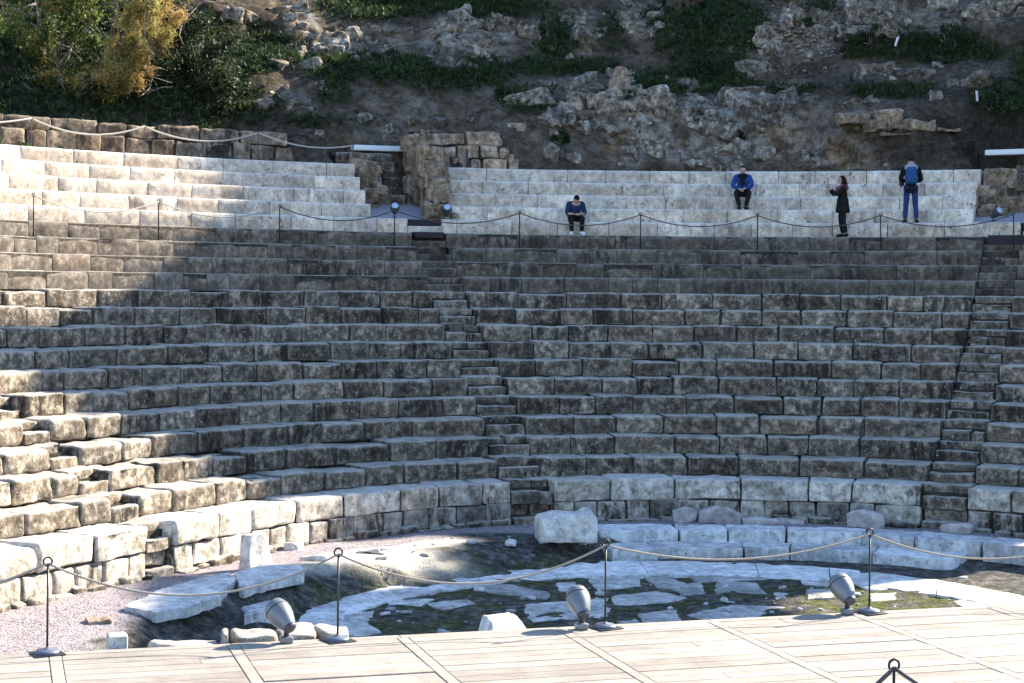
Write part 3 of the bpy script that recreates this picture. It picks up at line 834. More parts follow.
# ------------------------------------------------------------------ floodlights
def floodlight(label, base, aim, L=.46, sc=1., group='grey floodlights along the deck edge', lens=None, paint=None):
    th = empty('floodlight', base, label, 'floodlight', group)
    x, y, z = base; aim = Vector(aim).normalized()
    piv = Vector((x, y, z+.26*sc))
    front = piv+aim*(.33*sc)
    prof = [(0, .10), (.004, .132), (.03, .142), (.05, .150), (.10, .163), (.17, .165), (.25, .150), (.33, .122), (.40, .092), (.435, .074), (.45, .045), (.455, .002)]
    mb = MB(); lathe(mb, [(h*sc, r*sc) for h, r in prof], front, -aim, 32); mb.build('housing', paint or M['lamp_paint'], th)
    mb = MB(); lathe(mb, [(.095*sc, .1632*sc), (.098*sc, .1668*sc), (.112*sc, .1676*sc), (.115*sc, .164*sc)], front, -aim, 32); mb.build('band', M['lamp_dark'], th)
    mb = MB(); lathe(mb, [(-.012*sc, .004), (-.01*sc, .09*sc), (0, .128*sc), (.004*sc, .12*sc)], front, -aim, 32); mb.build('lens', lens or M['glass'], th)
    mb = MB(); lathe(mb, [(.405*sc, .090*sc), (.44*sc, .082*sc), (.458*sc, .06*sc), (.468*sc, .005)], front, -aim, 24); mb.build('rear_cap', M['lamp_stem'], th)
    mb = MB(); tube(mb, [(x, y, z+.08*sc), (x, y, z+.16*sc), tuple(piv-aim*.06*sc)], [.040*sc, .034*sc, .05*sc], 14); mb.build('stem', M['lamp_stem'], th)
    mb = MB(); bar(mb, (x, y, z), (.16*sc, .15*sc, .085*sc), .29, bev=.012); mb.build('foot', M['lamp_paint'], th)
    return th
floodlight('leftmost grey barrel floodlight, tipped well over to the left before the rubble footing', (-2.30, 17.70, DECK_Z+.003), (-.62, .55, .62), sc=.8)
floodlight('middle grey barrel floodlight beside the third rope post, tilted towards the seats', (.78, 18.55, DECK_Z+.003), (-.22, .72, .66), sc=.8)
floodlight('right-hand grey barrel floodlight in front of the lit moss', (3.85, 19.55, DECK_Z+.003), (-.30, .70, .62), sc=.8)
for x, u_, lab in ((394, 0, 'small blue-white floodlight at the left of the gravel passage'), (446, 0, 'small blue-white floodlight at the right of the gravel passage below the rubble'), (993, 0, 'small pale blue floodlight in the right-hand passage')):
    R = 20.42; p = pos(u_px(x, R), R)
    floodlight(lab, (p[0], p[1], row_z(-1)+.005), (.1 if x < 900 else .5, -.85, .55), sc=.72, group='small floodlights in the upper passages', lens=M['blue_lamp'], paint=M['lamp_stem'])

# ================================================================== passages, rubble walls
n = NT('passage_gravel', .95, .1)
g = n.noise(30, 4, .7)
n.done(n.ramp(g, [(.3, (.20, .185, .205)), (.7, (.42, .385, .42))]), n.bump(g, .6, .02))
M['pgravel'] = n.m
def passage_floor(ua, ub):
    us = np.linspace(ua, ub, 14); Rs = np.linspace(20.27, 23.2, 20)
    U, RR = np.meshgrid(us, Rs); X, Y = posv(U, RR)
    Zp = row_z(-1)-.03+np.clip((RR-20.5)*.30, 0, .62)
    o = grid_mesh('gravel_ramp', X, Y, Zp, np.full(X.shape+(3,), .5), M['pgravel'])
    tag(o, kind='structure')
passage_floor(PL-.01, PR+.01); passage_floor(.385, .56)
def stair_flight(label, ua, ub, R0, z0, n_, rise, run):
    th = empty('passage_steps', (*pos((ua+ub)/2, R0), z0), label, 'stairs')
    for i in range(n_):
        mb = MB()
        course(mb, ua, ub, R0+run*i, run+.2, z0+rise*i-.1, z0+rise*(i+1), (.5, 1.1), .03, .025, .02, 0, (.28, .3, .7), .012, .12)
        mb.build('step', [M['old'], M['smooth'], M['dark_earth']], th)
stair_flight('dark steps climbing at the back of the gravel passage under the pale beam', PL-.006, -.325, 22.1, 7.05, 6, .24, .3)
stair_flight('dark steps at the back of the right-hand passage', .42, .55, 22.1, 7.05, 6, .24, .3)
def beam(label, ua, ub, R, z, h):
    a, b = pos(ua, R), pos(ub, R); c = (a+b)/2; L = np.linalg.norm(b-a)
    mb = MB(); bar(mb, (c[0], c[1], z), (L, .35, h), math.atan2(b[1]-a[1], b[0]-a[0]), bev=.02)
    tag(mb.build('lintel_beam', [M['beam']], origin=(c[0], c[1], z)), label, 'beam')
beam('long white beam spanning above the dark steps of the gravel passage', u_px(351, 23.9), u_px(408, 23.9), 23.9, 8.58, .15)
beam('white beam spanning above the right-hand passage', u_px(985, 23.4), .60, 23.4, 8.52, .15)

def pier(name, label, items, mat='rubble'):
    items = list(items)
    for x, R, z, sz, a, tone in list(items):
        for q in range(3): items.append((x+random.uniform(-9, 9), R+random.uniform(-.12, .1), z+random.uniform(0, sz[2]*.8), (random.uniform(.18, .4), random.uniform(.3, .5), random.uniform(.14, .3)), random.uniform(-.5, .5), tone*random.uniform(.7, 1.3)))
    """items: (column x, radius, z bottom, (width, depth, height), turn, tone)"""
    x0, R0, z0 = items[0][:3]; p = pos(u_px(x0, R0), R0)
    mb = MB()
    for x, R, z, sz, a, tone in items:
        u = u_px(x, R); q = pos(u, R)
        P, F = stone(*sz, .07, .05, .08, .07)
        P = P-np.array([sz[0]/2, 0, 0])
        mb.add(place(P, (q[0], q[1], z), -u+a), F, 0, (tone+random.gauss(0, .06), .6, random.uniform(.2, .7)))
    return tag(mb.build(name, [M[mat]], origin=(*p, z0)), label, 'wall')
it = []
for x, R, z, w, h, t in ((434, 20.55, 6.5, .55, .5, .4), (439, 20.7, 6.98, .62, .42, .45), (436, 20.9, 7.38, .66, .35, .5), (432, 21.0, 7.70, .62, .30, .7), (446, 20.6, 6.5, .4, .35, .25),
                         (436, 21.6, 6.6, .9, .9, .4), (433, 21.5, 7.45, .95, .6, .45), (431, 21.3, 7.98, .72, .60, .75), (419, 22.2, 6.9, .7, .95, .3), (418, 22.2, 7.8, .7, .75, .45), (416, 22.3, 8.45, .75, .5, .7), (424, 21.9, 7.0, .6, .8, .3)):
    it.append((x, R, z, (w, .6, h), random.uniform(-.2, .2), t))
pier('rubble_pier', 'stacked brown rubble pier on the right side of the gravel passage', it)
it = []
for x, R, z, w, h, t in ((372, 21.6, 6.5, .45, .5, .25), (373, 21.7, 7.0, .45, .45, .3), (370, 22.1, 7.0, .6, .5, .25), (368, 22.3, 7.4, .7, .45, .3), (366, 22.4, 7.8, .8, .42, .75), (360, 22.8, 8.1, .6, .35, .4)):
    it.append((x, R, z, (w, .6, h), random.uniform(-.15, .15), t))
pier('rubble_pier', 'short stone pier with a pale top block at the left side of the gravel passage', it)
it = []
for x, R, z, w, h, t in ((992, 21.2, 6.5, .8, .5, .25), (1008, 21.6, 6.6, .8, .7, .2), (990, 21.7, 7.0, .8, .6, .3), (1000, 22.2, 7.5, .9, .6, .35), (1018, 22.4, 7.0, .8, .7, .2)):
    it.append((x, R, z, (w, .6, h), random.uniform(-.15, .15), t))
pier('rubble_pier', 'dark rubble pier in the right-hand passage below the white beam', it)
# long rubble wall behind the passage's right corner
th = empty('rubble_wall', (*pos(u_px(455, 23.0), 23.), 8.0), 'brown rubble wall running back right from the passage, below the hillside', 'wall')
mb = MB()
ua, ub = u_px(408, 23.), u_px(515, 23.)
for q in range(2):
    course(mb, ua+.002*q, ub-.012*q, 22.5+.05*q, .7, 8.02+.34*q, 8.38+.34*q, (.35, .85), .06, .045, .03, 0, (.65+.1*q, .5, .4), .03, .08)
mb.build('core', [M['rubble'], M['smooth'], M['dark_earth']], th)
mb = MB(); course(mb, ua, ub-.02, 22.5, .8, 8.70, 9.12, (.7, 1.5), .07, .05, .05, 0, (.9, .4, .25), .03, .08)
mb.build('coping', [M['rubble'], M['smooth'], M['dark_earth']], th)
for lab, x, y, R, sz in (('pale squared boulder on the slope above the rubble wall, left of a similar one', 515, 127, 23.6, (.62, .45, .36)), ('pale squared boulder right of a similar one, at the left end of the brown cliff', 541, 123, 23.9, (.55, .45, .5)),
                      ('low flat pale stone at the right end of the rubble wall', 506, 158, 22.75, (.42, .3, .3))):
    q = pos(u_px(x, R), R); z = CAM_Z+(294-y)*q[1]/FOC-sz[2]/2
    rock('boulder', lab, 'boulder', (q[0], q[1], z), sz, -.2, 'rubble', .09, .05, .08, (.75, .3, .2))
# dry stone wall above the left bank
th = empty('dry_stone_wall', (*pos(-.8, 23.), 8.), 'dry stone wall of two rows of brown blocks under the dark trees at upper left', 'wall')
ua, ub = -2.0, u_px(292, 23.)
for q, (z0, z1, wr) in enumerate(((8.0, 8.56, (.5, .85)), (8.54, 8.92, (.75, 1.35)))):
    mb = MB(); course(mb, ua, ub+(0 if q == 0 else -.005), 23.+.06*q, .6, z0, z1, wr, .065, .05, .04, 0, (.22, .4, .8), .03, .09, drop=0 if q == 0 else .04)
    mb.build('lower_row' if q == 0 else 'top_row', [M['rubble'], M['smooth'], M['dark_earth']], th)

# ================================================================== hillside
def hill_z(u, d, nz):
    """height of the hillside at bearing u, d metres behind the banks (nz: slow noise)"""
    right = np.interp(d, [0, .35, .6, 1.3, 1.75, 3.2, 4.6, 6.2, 7.6, 9.8, 11.2, 14, 20, 70], [8.02, 8.03, 8.2, 9.75, 10.1, 10.45, 11.3, 11.75, 13.3, 14.5, 15.9, 17.5, 21.0, 21.0+50*HS])
    left = np.interp(d, [0, .5, 1.3, 2.8, 4.3, 5.6, 7.0, 8.4, 9.8, 11.2, 14, 20, 70], [8.0, 8.05, 8.25, 9.35, 10.7, 11.5, 11.9, 13.5, 14.0, 15.5, 17.3, 21.0, 21.0+50*HS])
    w = sstep(-.30, -.16, u+.05*nz)
    return left*(1-w)+right*w
HS = .55
us = np.concatenate([np.arange(-2.05, -.9, .02), np.arange(-.9, .72, .0048), np.arange(.72, 1.5, .02)])
ds = np.concatenate([np.arange(.15, 13.5, .11), np.arange(13.5, 25, .6), np.arange(25, 75, 2.5)])
U, Dd = np.meshgrid(us, ds)
X, Y = posv(U, 22.25+Dd)
P = np.stack([X, Y, X*0], -1).reshape(-1, 3)
n1 = fbm(P, .22, 3, 51).reshape(X.shape); n2 = fbm(P, .75, 4, 52).reshape(X.shape)
amp = sstep(.3, 1.6, Dd)
Deff = Dd+(n1*.9+n2*.55)*amp
Zh = hill_z(U, np.maximum(Deff, 0), n1)
P3 = np.stack([X, Y, Zh], -1).reshape(-1, 3)
rock_ = fbm(P3, .55, 5, 61, .55).reshape(X.shape); rg = np.abs(fbm(P3, .9, 5, 71, .55)).reshape(X.shape)
fine = fbm(P3, 2.6, 4, 81, .6).reshape(X.shape)
ff = fbm(P3, 5.5, 3, 83, .6).reshape(X.shape)
Zh = Zh+amp*(rock_*.6-rg*.6+fine*.2+ff*.07)
Rr = 22.25+Dd+amp*(rock_*.6+fine*.32-rg*.6+ff*.1)
X, Y = posv(U, Rr)
# cut the two passages into the slope
cut = np.maximum(sstep(.018, .0, np.abs(U-(PL+PR)/2)-(PR-PL)/2)*(U < PR+.012), sstep(.37, .385, U)*sstep(.60, .57, U))*sstep(2.4, 1.5, Dd)
Zh = Zh*(1-cut)+cut*np.minimum(Zh, 6.9)
# what grows and shows where (surveyed as X, Z spots on the slope)
def spots(L, fx=1., fz=1.):
    m = np.zeros(X.shape)
    for (x, y, rx, ry, s) in L:
        Dp = 52.
        m = np.maximum(m, s*sstep(1.25, .6, np.hypot(((X/Y)*FOC+512-x)/rx*fx+n2*.35, (294-(Zh-CAM_Z)/Y*FOC-y)/ry*fz+fine*.5)))
    return m
GRASS = [(370, 8, 60, 16, 1), (480, 5, 90, 15, 1), (555, 40, 22, 26, .9), (705, 28, 62, 42, 1), (440, 74, 75, 18, 1), (345, 70, 45, 16, .9), (262, 52, 45, 24, .9), (560, 66, 60, 10, .9), (525, 100, 30, 14, .9),
         (690, 78, 60, 17, .95), (925, 45, 92, 17, 1.2), (890, 88, 50, 9, .8), (1005, 100, 28, 20, .9), (330, 122, 60, 8, .5), (610, 30, 18, 22, .6), (330, 95, 22, 12, .7), (250, 110, 30, 20, .6), (820, 5, 20, 8, .6),
         (210, 80, 50, 60, 1), (130, 70, 90, 70, .9), (40, 60, 90, 80, .9), (560, 140, 8, 8, .8), (735, 141, 9, 8, .9), (1040, 60, 30, 50, .8), (780, 88, 40, 7, .7), (640, 92, 40, 8, .7)]
PALE = [(640, 128, 50, 38, 1.1), (622, 88, 14, 14, 1), (705, 130, 70, 38, .85), (760, 128, 60, 36, .85), (835, 148, 60, 20, .9), (860, 120, 60, 20, .5), (570, 130, 50, 30, .5), (470, 34, 45, 26, 1), (562, 30, 34, 28, 1), (640, 20, 36, 22, .8), (885, 12, 60, 20, .8), (350, 48, 50, 12, .7), (295, 28, 20, 34, .9), (370, 40, 40, 16, .7), (800, 32, 36, 26, .9),
        (755, 66, 18, 12, .7), (930, 10, 90, 22, .55), (400, 120, 60, 24, .35), (300, 100, 50, 16, .4), (900, 70, 60, 10, .35), (650, 20, 30, 18, .5), (570, 85, 40, 8, .5), (500, 110, 30, 20, .3)]
DARK = [(920, 135, 70, 26, .7), (1000, 130, 60, 60, .9), (575, 140, 40, 26, .6), (200, 60, 80, 80, .8), (540, 60, 30, 20, .5), (985, 160, 20, 30, 1)]  # dark ground; the upper-left spot paints shadow into the slope colour
gm = spots(GRASS); pm = spots(PALE); dm = spots(DARK)
beyond = sstep(10.5, 12, Dd); gm = np.maximum(gm, beyond*sstep(-.1, .15, n2)); 
n = NT('hillside_earth_and_rock', .95, .08)
T = n.tint()
a = n.noise(2.1, 12, .76, .15); b = n.noise(5, 10, .78); c = n.noise(.6, 6, .65)
earth = n.ramp(b, [(.36, (.03, .022, .016)), (.5, (.12, .09, .064)), (.64, (.28, .23, .175))])
rockc = n.ramp(a, [(.33, (.05, .04, .03)), (.45, (.20, .165, .125)), (.54, (.46, .41, .345)), (.66, (.72, .68, .62))])
och = n.mix(n.ramp(n.noise(1.1, 5, .65), [(.45, 0), (.65, 1)]), rockc, n.mix(1., rockc, (1., .74, .5), 'MULTIPLY'))
wv = n.new('ShaderNodeVectorMath', operation='ADD'); nv = n.new('ShaderNodeTexNoise'); n.link(n.pos(), nv.inputs['Vector']); nv.inputs['Scale'].default_value = 1.3; nv.inputs['Detail'].default_value = 5
n.link(n.mapped((.8, 1., 1.5)), wv.inputs[0]); n.link(n.scale(nv.outputs['Color'], .9), wv.inputs[1])
ck = n.ramp(n.voro(1.5, 'DISTANCE_TO_EDGE', wv.outputs[0]), [(.0, 0), (.07, 1)])
och = n.mix(n.math('MULTIPLY', n.math('SUBTRACT', 1., ck), n.ramp(n.noise(1.1, 5, .7), [(.48, 0), (.6, .8)])), och, n.scale(och, .3))
col = n.mix(n.math('MULTIPLY_ADD', T[1], .85, .15), earth, och)
col = n.scale(col, n.math('MULTIPLY_ADD', c, 1.6, .22))
col = n.scale(col, n.math('MULTIPLY_ADD', T[2], -.6, 1.))
grc = n.ramp(n.noise(9, 6, .7), [(.3, (.010, .014, .006)), (.55, (.025, .040, .013)), (.75, (.05, .075, .02))])
col = n.mix(n.math('MINIMUM', n.math('MULTIPLY', T[0], n.ramp(n.noise(3, 6, .7), [(.34, .2), (.5, 1)])), .92), col, grc)
hh = n.math('ADD', n.math('ADD', a, n.math('MULTIPLY', ck, .10)), n.math('MULTIPLY', b, .35))
n.done(col, n.bump(n.noise(14, 9, .8), 1., .09, n.bump(hh, 1., .5)))
tag(grid_mesh('hillside', X, Y, Zh, np.stack([np.clip(gm, 0, 1), np.clip(pm, 0, 1), np.clip(dm, 0, 1)], -1), n.m), kind='structure')
HX, HY, HZ = X, Y, Zh
def hill_at(u, d):
    i = np.argmin(np.abs(ds-d)); j = np.argmin(np.abs(us-u)); return np.array([HX[i, j], HY[i, j], HZ[i, j]])
def hill_px(x, y):
    """hillside point seen at a pixel, nearest first"""
    px = (HX/HY)*FOC+512; py = 294-(HZ-CAM_Z)/HY*FOC
    m = (np.hypot(px-x, py-y) < 3)
    if not m.any(): m = np.hypot(px-x, py-y) <= np.hypot(px-x, py-y).min()+1e-6
    w = np.where(m, HY, 1e9); i = np.unravel_index(np.argmin(w), w.shape)
    return np.array([HX[i], HY[i], HZ[i]])

# craggy lumps of bedrock breaking through the slope
M['cliff'] = stone_mat('cliff_rock', (.07, .058, .044), (.27, .235, .185), (.64, .59, .52), grime=.6, grime_col=(.045, .038, .028), speck=.1, bumpd=.10, wear=.3, streak=.7)
mb = MB()
wr_ = (np.clip(pm, 0, 1)*(1-.7*np.clip(gm, 0, 1))*(Dd < 12.5)*(U > -.55)*(U < .62)+.04*(Dd < 12)*(U > -.5)*(U < .6)).ravel(); wr_ = wr_/wr_.sum()
for i in RNG.choice(len(wr_), 420, p=wr_):
    p = np.array([HX.ravel()[i], HY.ravel()[i], HZ.ravel()[i]]); z_ = .16+.62*random.random()**2.2
    P, F = stone(z_*random.uniform(1.0, 1.9), z_, z_*random.uniform(.6, 1.1), z_*.12, z_*.16, max(.07, z_*.14), z_*.30, 3.)
    P = P-np.array([z_*.7, z_*.28, z_*.42])
    mb.add(place(P, p, random.uniform(-.9, .9), random.uniform(-.5, .3), random.uniform(-.5, .5)), F, 0, (float(np.clip(.25+.5*pm.ravel()[i]+random.gauss(0, .15), 0, 1)), random.uniform(.1, .8), random.uniform(.1, .9)))
tag(mb.build('hillside_bedrock', [M['cliff']], smooth=False), kind='structure')

# ------------------------------------------------------------------ foliage
def leaf_mat(name, lo, mid, hi, trans=.25):
    n = NT(name, .6, .25)
    T = n.tint()
    c = n.ramp(T[0], [(0, lo), (.5, mid), (1, hi)])
    n.put(n.b.inputs['Base Color'], c)
    tr = n.new('ShaderNodeBsdfTranslucent'); n.link(c, tr.inputs[0])
    mx = n.new('ShaderNodeMixShader'); mx.inputs[0].default_value = trans
    n.link(n.b.outputs[0], mx.inputs[1]); n.link(tr.outputs[0], mx.inputs[2])
    n.link(mx.outputs[0], n.t.nodes['Material Output'].inputs[0])
    return n.m
M['grass'] = leaf_mat('hill_grass_blades', (.012, .022, .008), (.03, .055, .018), (.085, .12, .035))
M['shrub'] = leaf_mat('dark_shrub_leaves', (.012, .020, .010), (.03, .05, .02), (.075, .10, .035))
M['green'] = leaf_mat('olive_green_leaves', (.03, .05, .012), (.10, .14, .035), (.26, .30, .08), .35)
M['gold'] = leaf_mat('golden_feathery_leaves', (.10, .08, .02), (.36, .31, .09), (.64, .56, .24), .45)
M['rust'] = leaf_mat('rust_orange_leaves', (.16, .10, .03), (.44, .29, .10), (.58, .44, .20), .45)
M['bark'] = stone_mat('grey_bark', (.10, .085, .07), (.24, .21, .18), (.40, .36, .32), grime=.2, speck=0, bumpd=.01)
def leaves(C, D, L, W, T):
    """quads: centres C, directions D (unit), length L, width W, tint T"""
    n_ = len(C)
    r = RNG.normal(size=(n_, 3)); B = np.cross(D, r); B /= np.linalg.norm(B, axis=1, keepdims=True)+1e-9
    L = np.broadcast_to(L, n_)[:, None]; W = np.broadcast_to(W, n_)[:, None]
    N = np.cross(D, B)
    V = np.stack([C-D*L*.5, C+B*W*.5+N*W*.2, C+D*L*.5, C-B*W*.5+N*W*.2], 1).reshape(-1, 3)
    F = np.arange(n_*4).reshape(-1, 4)
    TT = np.repeat(np.stack([T, T*0+.5, T*0+.5], 1), 4, 0)
    return V, F.tolist(), TT
# grass and low plants of the ledges
w = (np.clip(gm, 0, 1)**1.5)*(Dd < 13)*(U > -.95)*(U < .75); w = w*np.where(fine > -.35, 1, .15)
pw = w.ravel()/w.sum()
N_ = 15000
ii = RNG.choice(len(pw), N_, p=pw)
base = np.stack([HX.ravel()[ii], HY.ravel()[ii], HZ.ravel()[ii]], 1)+RNG.normal(0, .05, (N_, 3))
tn = np.clip(.45+.3*fbm(base, .8, 3, 91)+RNG.normal(0, .15, N_), 0, 1)
Cs, Ds_, Ls, Ts = [], [], [], []
for q in range(5):
    d = RNG.normal(0, .55, (N_, 3))+np.array([0, -.15, .8]); d /= np.linalg.norm(d, axis=1, keepdims=True)
    L = RNG.uniform(.09, .26, N_)
    Cs.append(base+d*L[:, None]*.45); Ds_.append(d); Ls.append(L); Ts.append(np.clip(tn+RNG.normal(0, .12, N_), 0, 1))
mb = MB(); mb.add(*(lambda v: (v[0], v[1], 0, v[2]))(leaves(np.concatenate(Cs), np.concatenate(Ds_), np.concatenate(Ls), .055, np.concatenate(Ts))))
tag(mb.build('ledge_grass', [M['grass']], smooth=False), 'dark green grass and low plants growing on the ledges of the hillside', 'grass', kind='stuff')

def clump_points(c, rad, n_, k=9, lo=.22, hi=.45):
    """leaf centres in uneven clumps within an ellipsoid"""
    cc = []
    while len(cc) < k:
        p = RNG.normal(size=3); p /= np.linalg.norm(p); p = p*RNG.uniform(.25, .95)**.7
        cc.append(p)
    cc = np.array(cc); rr = RNG.uniform(lo, hi, k)
    w = rr**2; j = RNG.choice(k, n_, p=w/w.sum())
    d = RNG.normal(size=(n_, 3)); d /= np.linalg.norm(d, axis=1, keepdims=True)
    st = RNG.normal(0, .45, (k, 3)); st[:, 2] -= .3                      # ragged clumps trailing away from their middle
    rad_ = np.abs(RNG.normal(0, .62, n_))
    q = cc[j]+d*(rr[j]*rad_)[:, None]+st[j]*(rr[j]*RNG.uniform(0, 1.6, n_))[:, None]
    return q*np.array(rad)+np.array(c), j
def shrub(label, c, rad, n_, mat='shrub', group='dark shrubs on the hillside', k=8, leaf=.11, droop=0., name='shrub'):
    q, j = clump_points(c, rad, n_, k)
    d = RNG.normal(size=(n_, 3)); d[:, 2] += .4-droop*2; d /= np.linalg.norm(d, axis=1, keepdims=True)
    t = np.clip(.35+RNG.uniform(-.22, .35, k)[j]+RNG.normal(0, .15, n_), 0, 1)
    base = (c[0], c[1], c[2]-rad[2]*.9)
    th = empty(name, base, label, 'shrub', group)
    mb = MB(); V, F, T = leaves(q, d, RNG.uniform(.6, 1.3, n_)*leaf, leaf*.42, t); mb.add(V, F, 0, T); mb.build('foliage', [M[mat]], th, smooth=False)
    mb = MB()
    for s in range(5):
        e = np.array(c)+RNG.normal(0, .35, 3)*np.array(rad); tube(mb, [base, tuple((np.array(base)+e)/2+RNG.normal(0, .06, 3)), tuple(e)], [.03, .02, .008], 6)
    mb.build('stem', [M['bark']], th)
    return th
for x, y, r, lab in ((735, 141, .28, 'small dark bush clinging to the pale cliff right of the bright outcrop'), (560, 141, .26, 'small dark bush on the brown rock left of the bright outcrop'), (546, 40, .55, 'dark upright bush between two pale rock patches near the top'),
                     (705, 74, .6, 'wide dark bush under the green slope, right of the rock spike'), (505, 97, .4, 'low dark bush above the boulders left of the brown cliff'), (945, 40, .6, 'dark bush in the long green ledge at upper right'),
                     (870, 36, .5, 'dark bush at the left end of the long green ledge'), (990, 100, .55, 'dark bush at the right edge beside the white marker'), (440, 66, .5, 'green bush in the middle of the left grassy ledge'), (385, 62, .4, 'green bush left of the pale rock band on the left ledge'),
                     (806, 21, .22, 'tiny green tuft on the grey scree')):
    p = hill_px(x, y); shrub(lab, (p[0], p[1]-.05, p[2]+r*.35), (r*1.1, r*.9, r*.8), int(900*r/.4))

def tree(label, base, crown, n_, mat, leaf, aspect, droop, name, limbs=9, trunk_r=.12, seed=1, extra=None, group=None, light=0.):
    """base on the ground; crown: list of (centre, radii, share)"""
    th = empty(name, base, label, 'tree', group)
    mb = MB(); top = np.array(crown[0][0]); b = np.array(base)
    mid = b+(top-b)*.45+np.array([.15, -.1, 0])
    tube(mb, [tuple(b-np.array([0, 0, .2])), tuple(b+(mid-b)*.5), tuple(mid), tuple(b+(top-b)*.9)], [trunk_r*1.25, trunk_r, trunk_r*.75, trunk_r*.25], 10)
    mb.build('trunk', [M['bark']], th)
    mb = MB()
    for q in range(limbs):
        c, r, s = crown[q % len(crown)]
        e = np.array(c)+RNG.normal(0, .5, 3)*np.array(r); s0 = b+(mid-b)*RNG.uniform(.5, 1.)
        m1 = s0+(e-s0)*.5+RNG.normal(0, .18, 3)
        tube(mb, [tuple(s0), tuple(m1), tuple(e)], [trunk_r*.45, trunk_r*.28, .012], 7)
        for w_ in range(4):
            f = m1+(e-m1)*RNG.uniform(0, 1); e2 = f+RNG.normal(0, .5, 3); tube(mb, [tuple(f), tuple((f+e2)/2+RNG.normal(0, .06, 3)), tuple(e2)], [.022, .014, .005], 5)
    mb.build('limb', [M['bark']], th)
    mats = [M[mat]]+([M[extra]] if extra else [])
    mb = MB()
    for c, r, s in crown:
        m = int(n_*s); k = 30
        q, j = clump_points(c, r, m, k, lo=.13, hi=.30)
        d = RNG.normal(size=(m, 3)); d[:, 2] += .3-droop*2.4; d /= np.linalg.norm(d, axis=1, keepdims=True)
        if droop:
            q[:, 2] -= RNG.uniform(0, droop*.8, m)
        t = np.clip(.42+light+RNG.uniform(-.42, .4, k)[j]+RNG.normal(0, .15, m), 0, 1)
        V, F, T = leaves(q, d, RNG.uniform(.6, 1.4, m)*leaf, leaf*aspect, t)
        if extra:
            ex = RNG.random(k) < .22; sel = ex[j]
            for flag, mi in ((False, 0), (True, 1)):
                idx = np.where(sel == flag)[0]
                if len(idx):
                    vi = (idx[:, None]*4+np.arange(4)).ravel()
                    mb.add(V[vi], np.arange(len(vi)).reshape(-1, 4).tolist(), mi, T[vi])
        else: mb.add(V, F, 0, T)
    mb.build('crown', mats, th, smooth=False)
    return th
def P_(x, y, D): return ((x-512)/FOC*D, D, CAM_Z+(294-y)*D/FOC)
tree('green and gold leafy tree filling the top left corner', P_(30, 118, 47), [(P_(45, 30, 46.2), (1.5, 1.1, 1.5), .4), (P_(-25, 50, 46.5), (1.5, 1.1, 1.7), .3), (P_(75, -15, 46.6), (1.4, 1.1, 1.2), .3)], 24000, 'green', .11, .42, .0, 'leafy_tree', 12, .11, extra='gold')
tree('golden feathery tree with rust patches, right of the leafy corner tree', P_(118, 122, 46.6), [(P_(140, 22, 45.8), (.95, .9, 1.35), .6), (P_(120, 62, 45.7), (.8, .8, .9), .25), (P_(160, -20, 46), (.9, .9, .9), .15)], 26000, 'gold', .15, .13, .12, 'feathery_tree', 10, .09, extra='rust')
tree('drooping olive-gold small tree low between the trunks at upper left', P_(60, 122, 45.8), [(P_(60, 84, 45.5), (1.3, .7, .7), .6), (P_(10, 92, 45.6), (1.1, .7, .6), .4)], 9000, 'gold', .14, .14, .12, 'feathery_tree', 10, .07, extra='green', light=-.25)
for x, y, r, lab in ((200, 50, 1.5, 'tall dark bush right of the golden tree'), (225, 92, .8, 'dark bush left of the pale rock, above the end of the dry stone wall'), (165, 100, 1.2, 'dark bush behind the middle of the dry stone wall'), (90, 112, 1.1, 'dark bush behind the left part of the dry stone wall'), (15, 112, 1.2, 'dark bush at the left edge behind the dry stone wall')):
    p = P_(x, y, 47.5); shrub(lab, p, (r*1.05, r*.8, r*.85), int(4200*r), group='dark bushes behind the dry stone wall', k=14, leaf=.15)

# stone remnants, scree and markers on the slope
it = []
th = empty('wall_remnant', tuple(hill_px(890, 128)), 'short broken run of pale brown masonry stuck in the dark slope at upper right', 'wall')
mb = MB()
for x, y, w, h, tone in ((855, 119, 1.0, .42, .6), (888, 118, .9, .5, .8), (878, 126, .6, .4, .6), (900, 125, .8, .42, .7), (923, 125, .75, .40, .65), (906, 131, 1.4, .14, .5), (950, 128, .8, .22, .35)):
    q = P_(x, y, hill_px(890, 128)[1]-.22)
    P, F = stone(w, .6, h*.9, .09, .08, .06, .12); P -= np.array([w/2, 0, 0])
    mb.add(place(P, (q[0], q[1], q[2]-h*.2), random.uniform(-.15, .15)), F, 0, (tone, .6, .3))
mb.build('masonry', [M['rubble']], th)
th = None
mb = MB()
for i in range(420):
    x, y = random.gauss(797, 20), random.gauss(32, 14)
    p = hill_px(x, y); s = random.uniform(.05, .06+.11*random.random())
    P, F = stone(s*1.3, s, s*.8, s*.3, s*.25, s*.5, s*.2)
    mb.add(place(P, p-np.array([s*.6, s*.6, s*.3]), random.uniform(0, 6), random.uniform(-.4, .4)), F, 0, (random.uniform(.15, .7), .2, .4))
tag(mb.build('scree', [M['rubble']]), 'grey patch of loose scree stones high on the slope', 'scree', kind='stuff')
for lab, x, y, w, h, ang in (('pale pointed rock spike standing on the ledge above the bright outcrop', 620, 92, .75, 1.1, .15), ('grey pointed boulder left of the rock spike', 574, 104, .5, .55, 0.), ('low pale boulder left of the grey pointed boulder', 562, 107, .5, .4, .2)):
    p = hill_px(x, y)
    def spike(P, h=h): P[:, 0] *= 1-.55*np.clip(P[:, 2]/h, 0, 1)**1.5; P[:, 1] *= 1-.4*np.clip(P[:, 2]/h, 0, 1); return P
    rock('boulder', lab, 'boulder', (p[0], p[1]-.1, p[2]-.25), (w, .6, h), ang, 'rubble', .08, .07, .12, (.7, .1, .3), shape=spike)
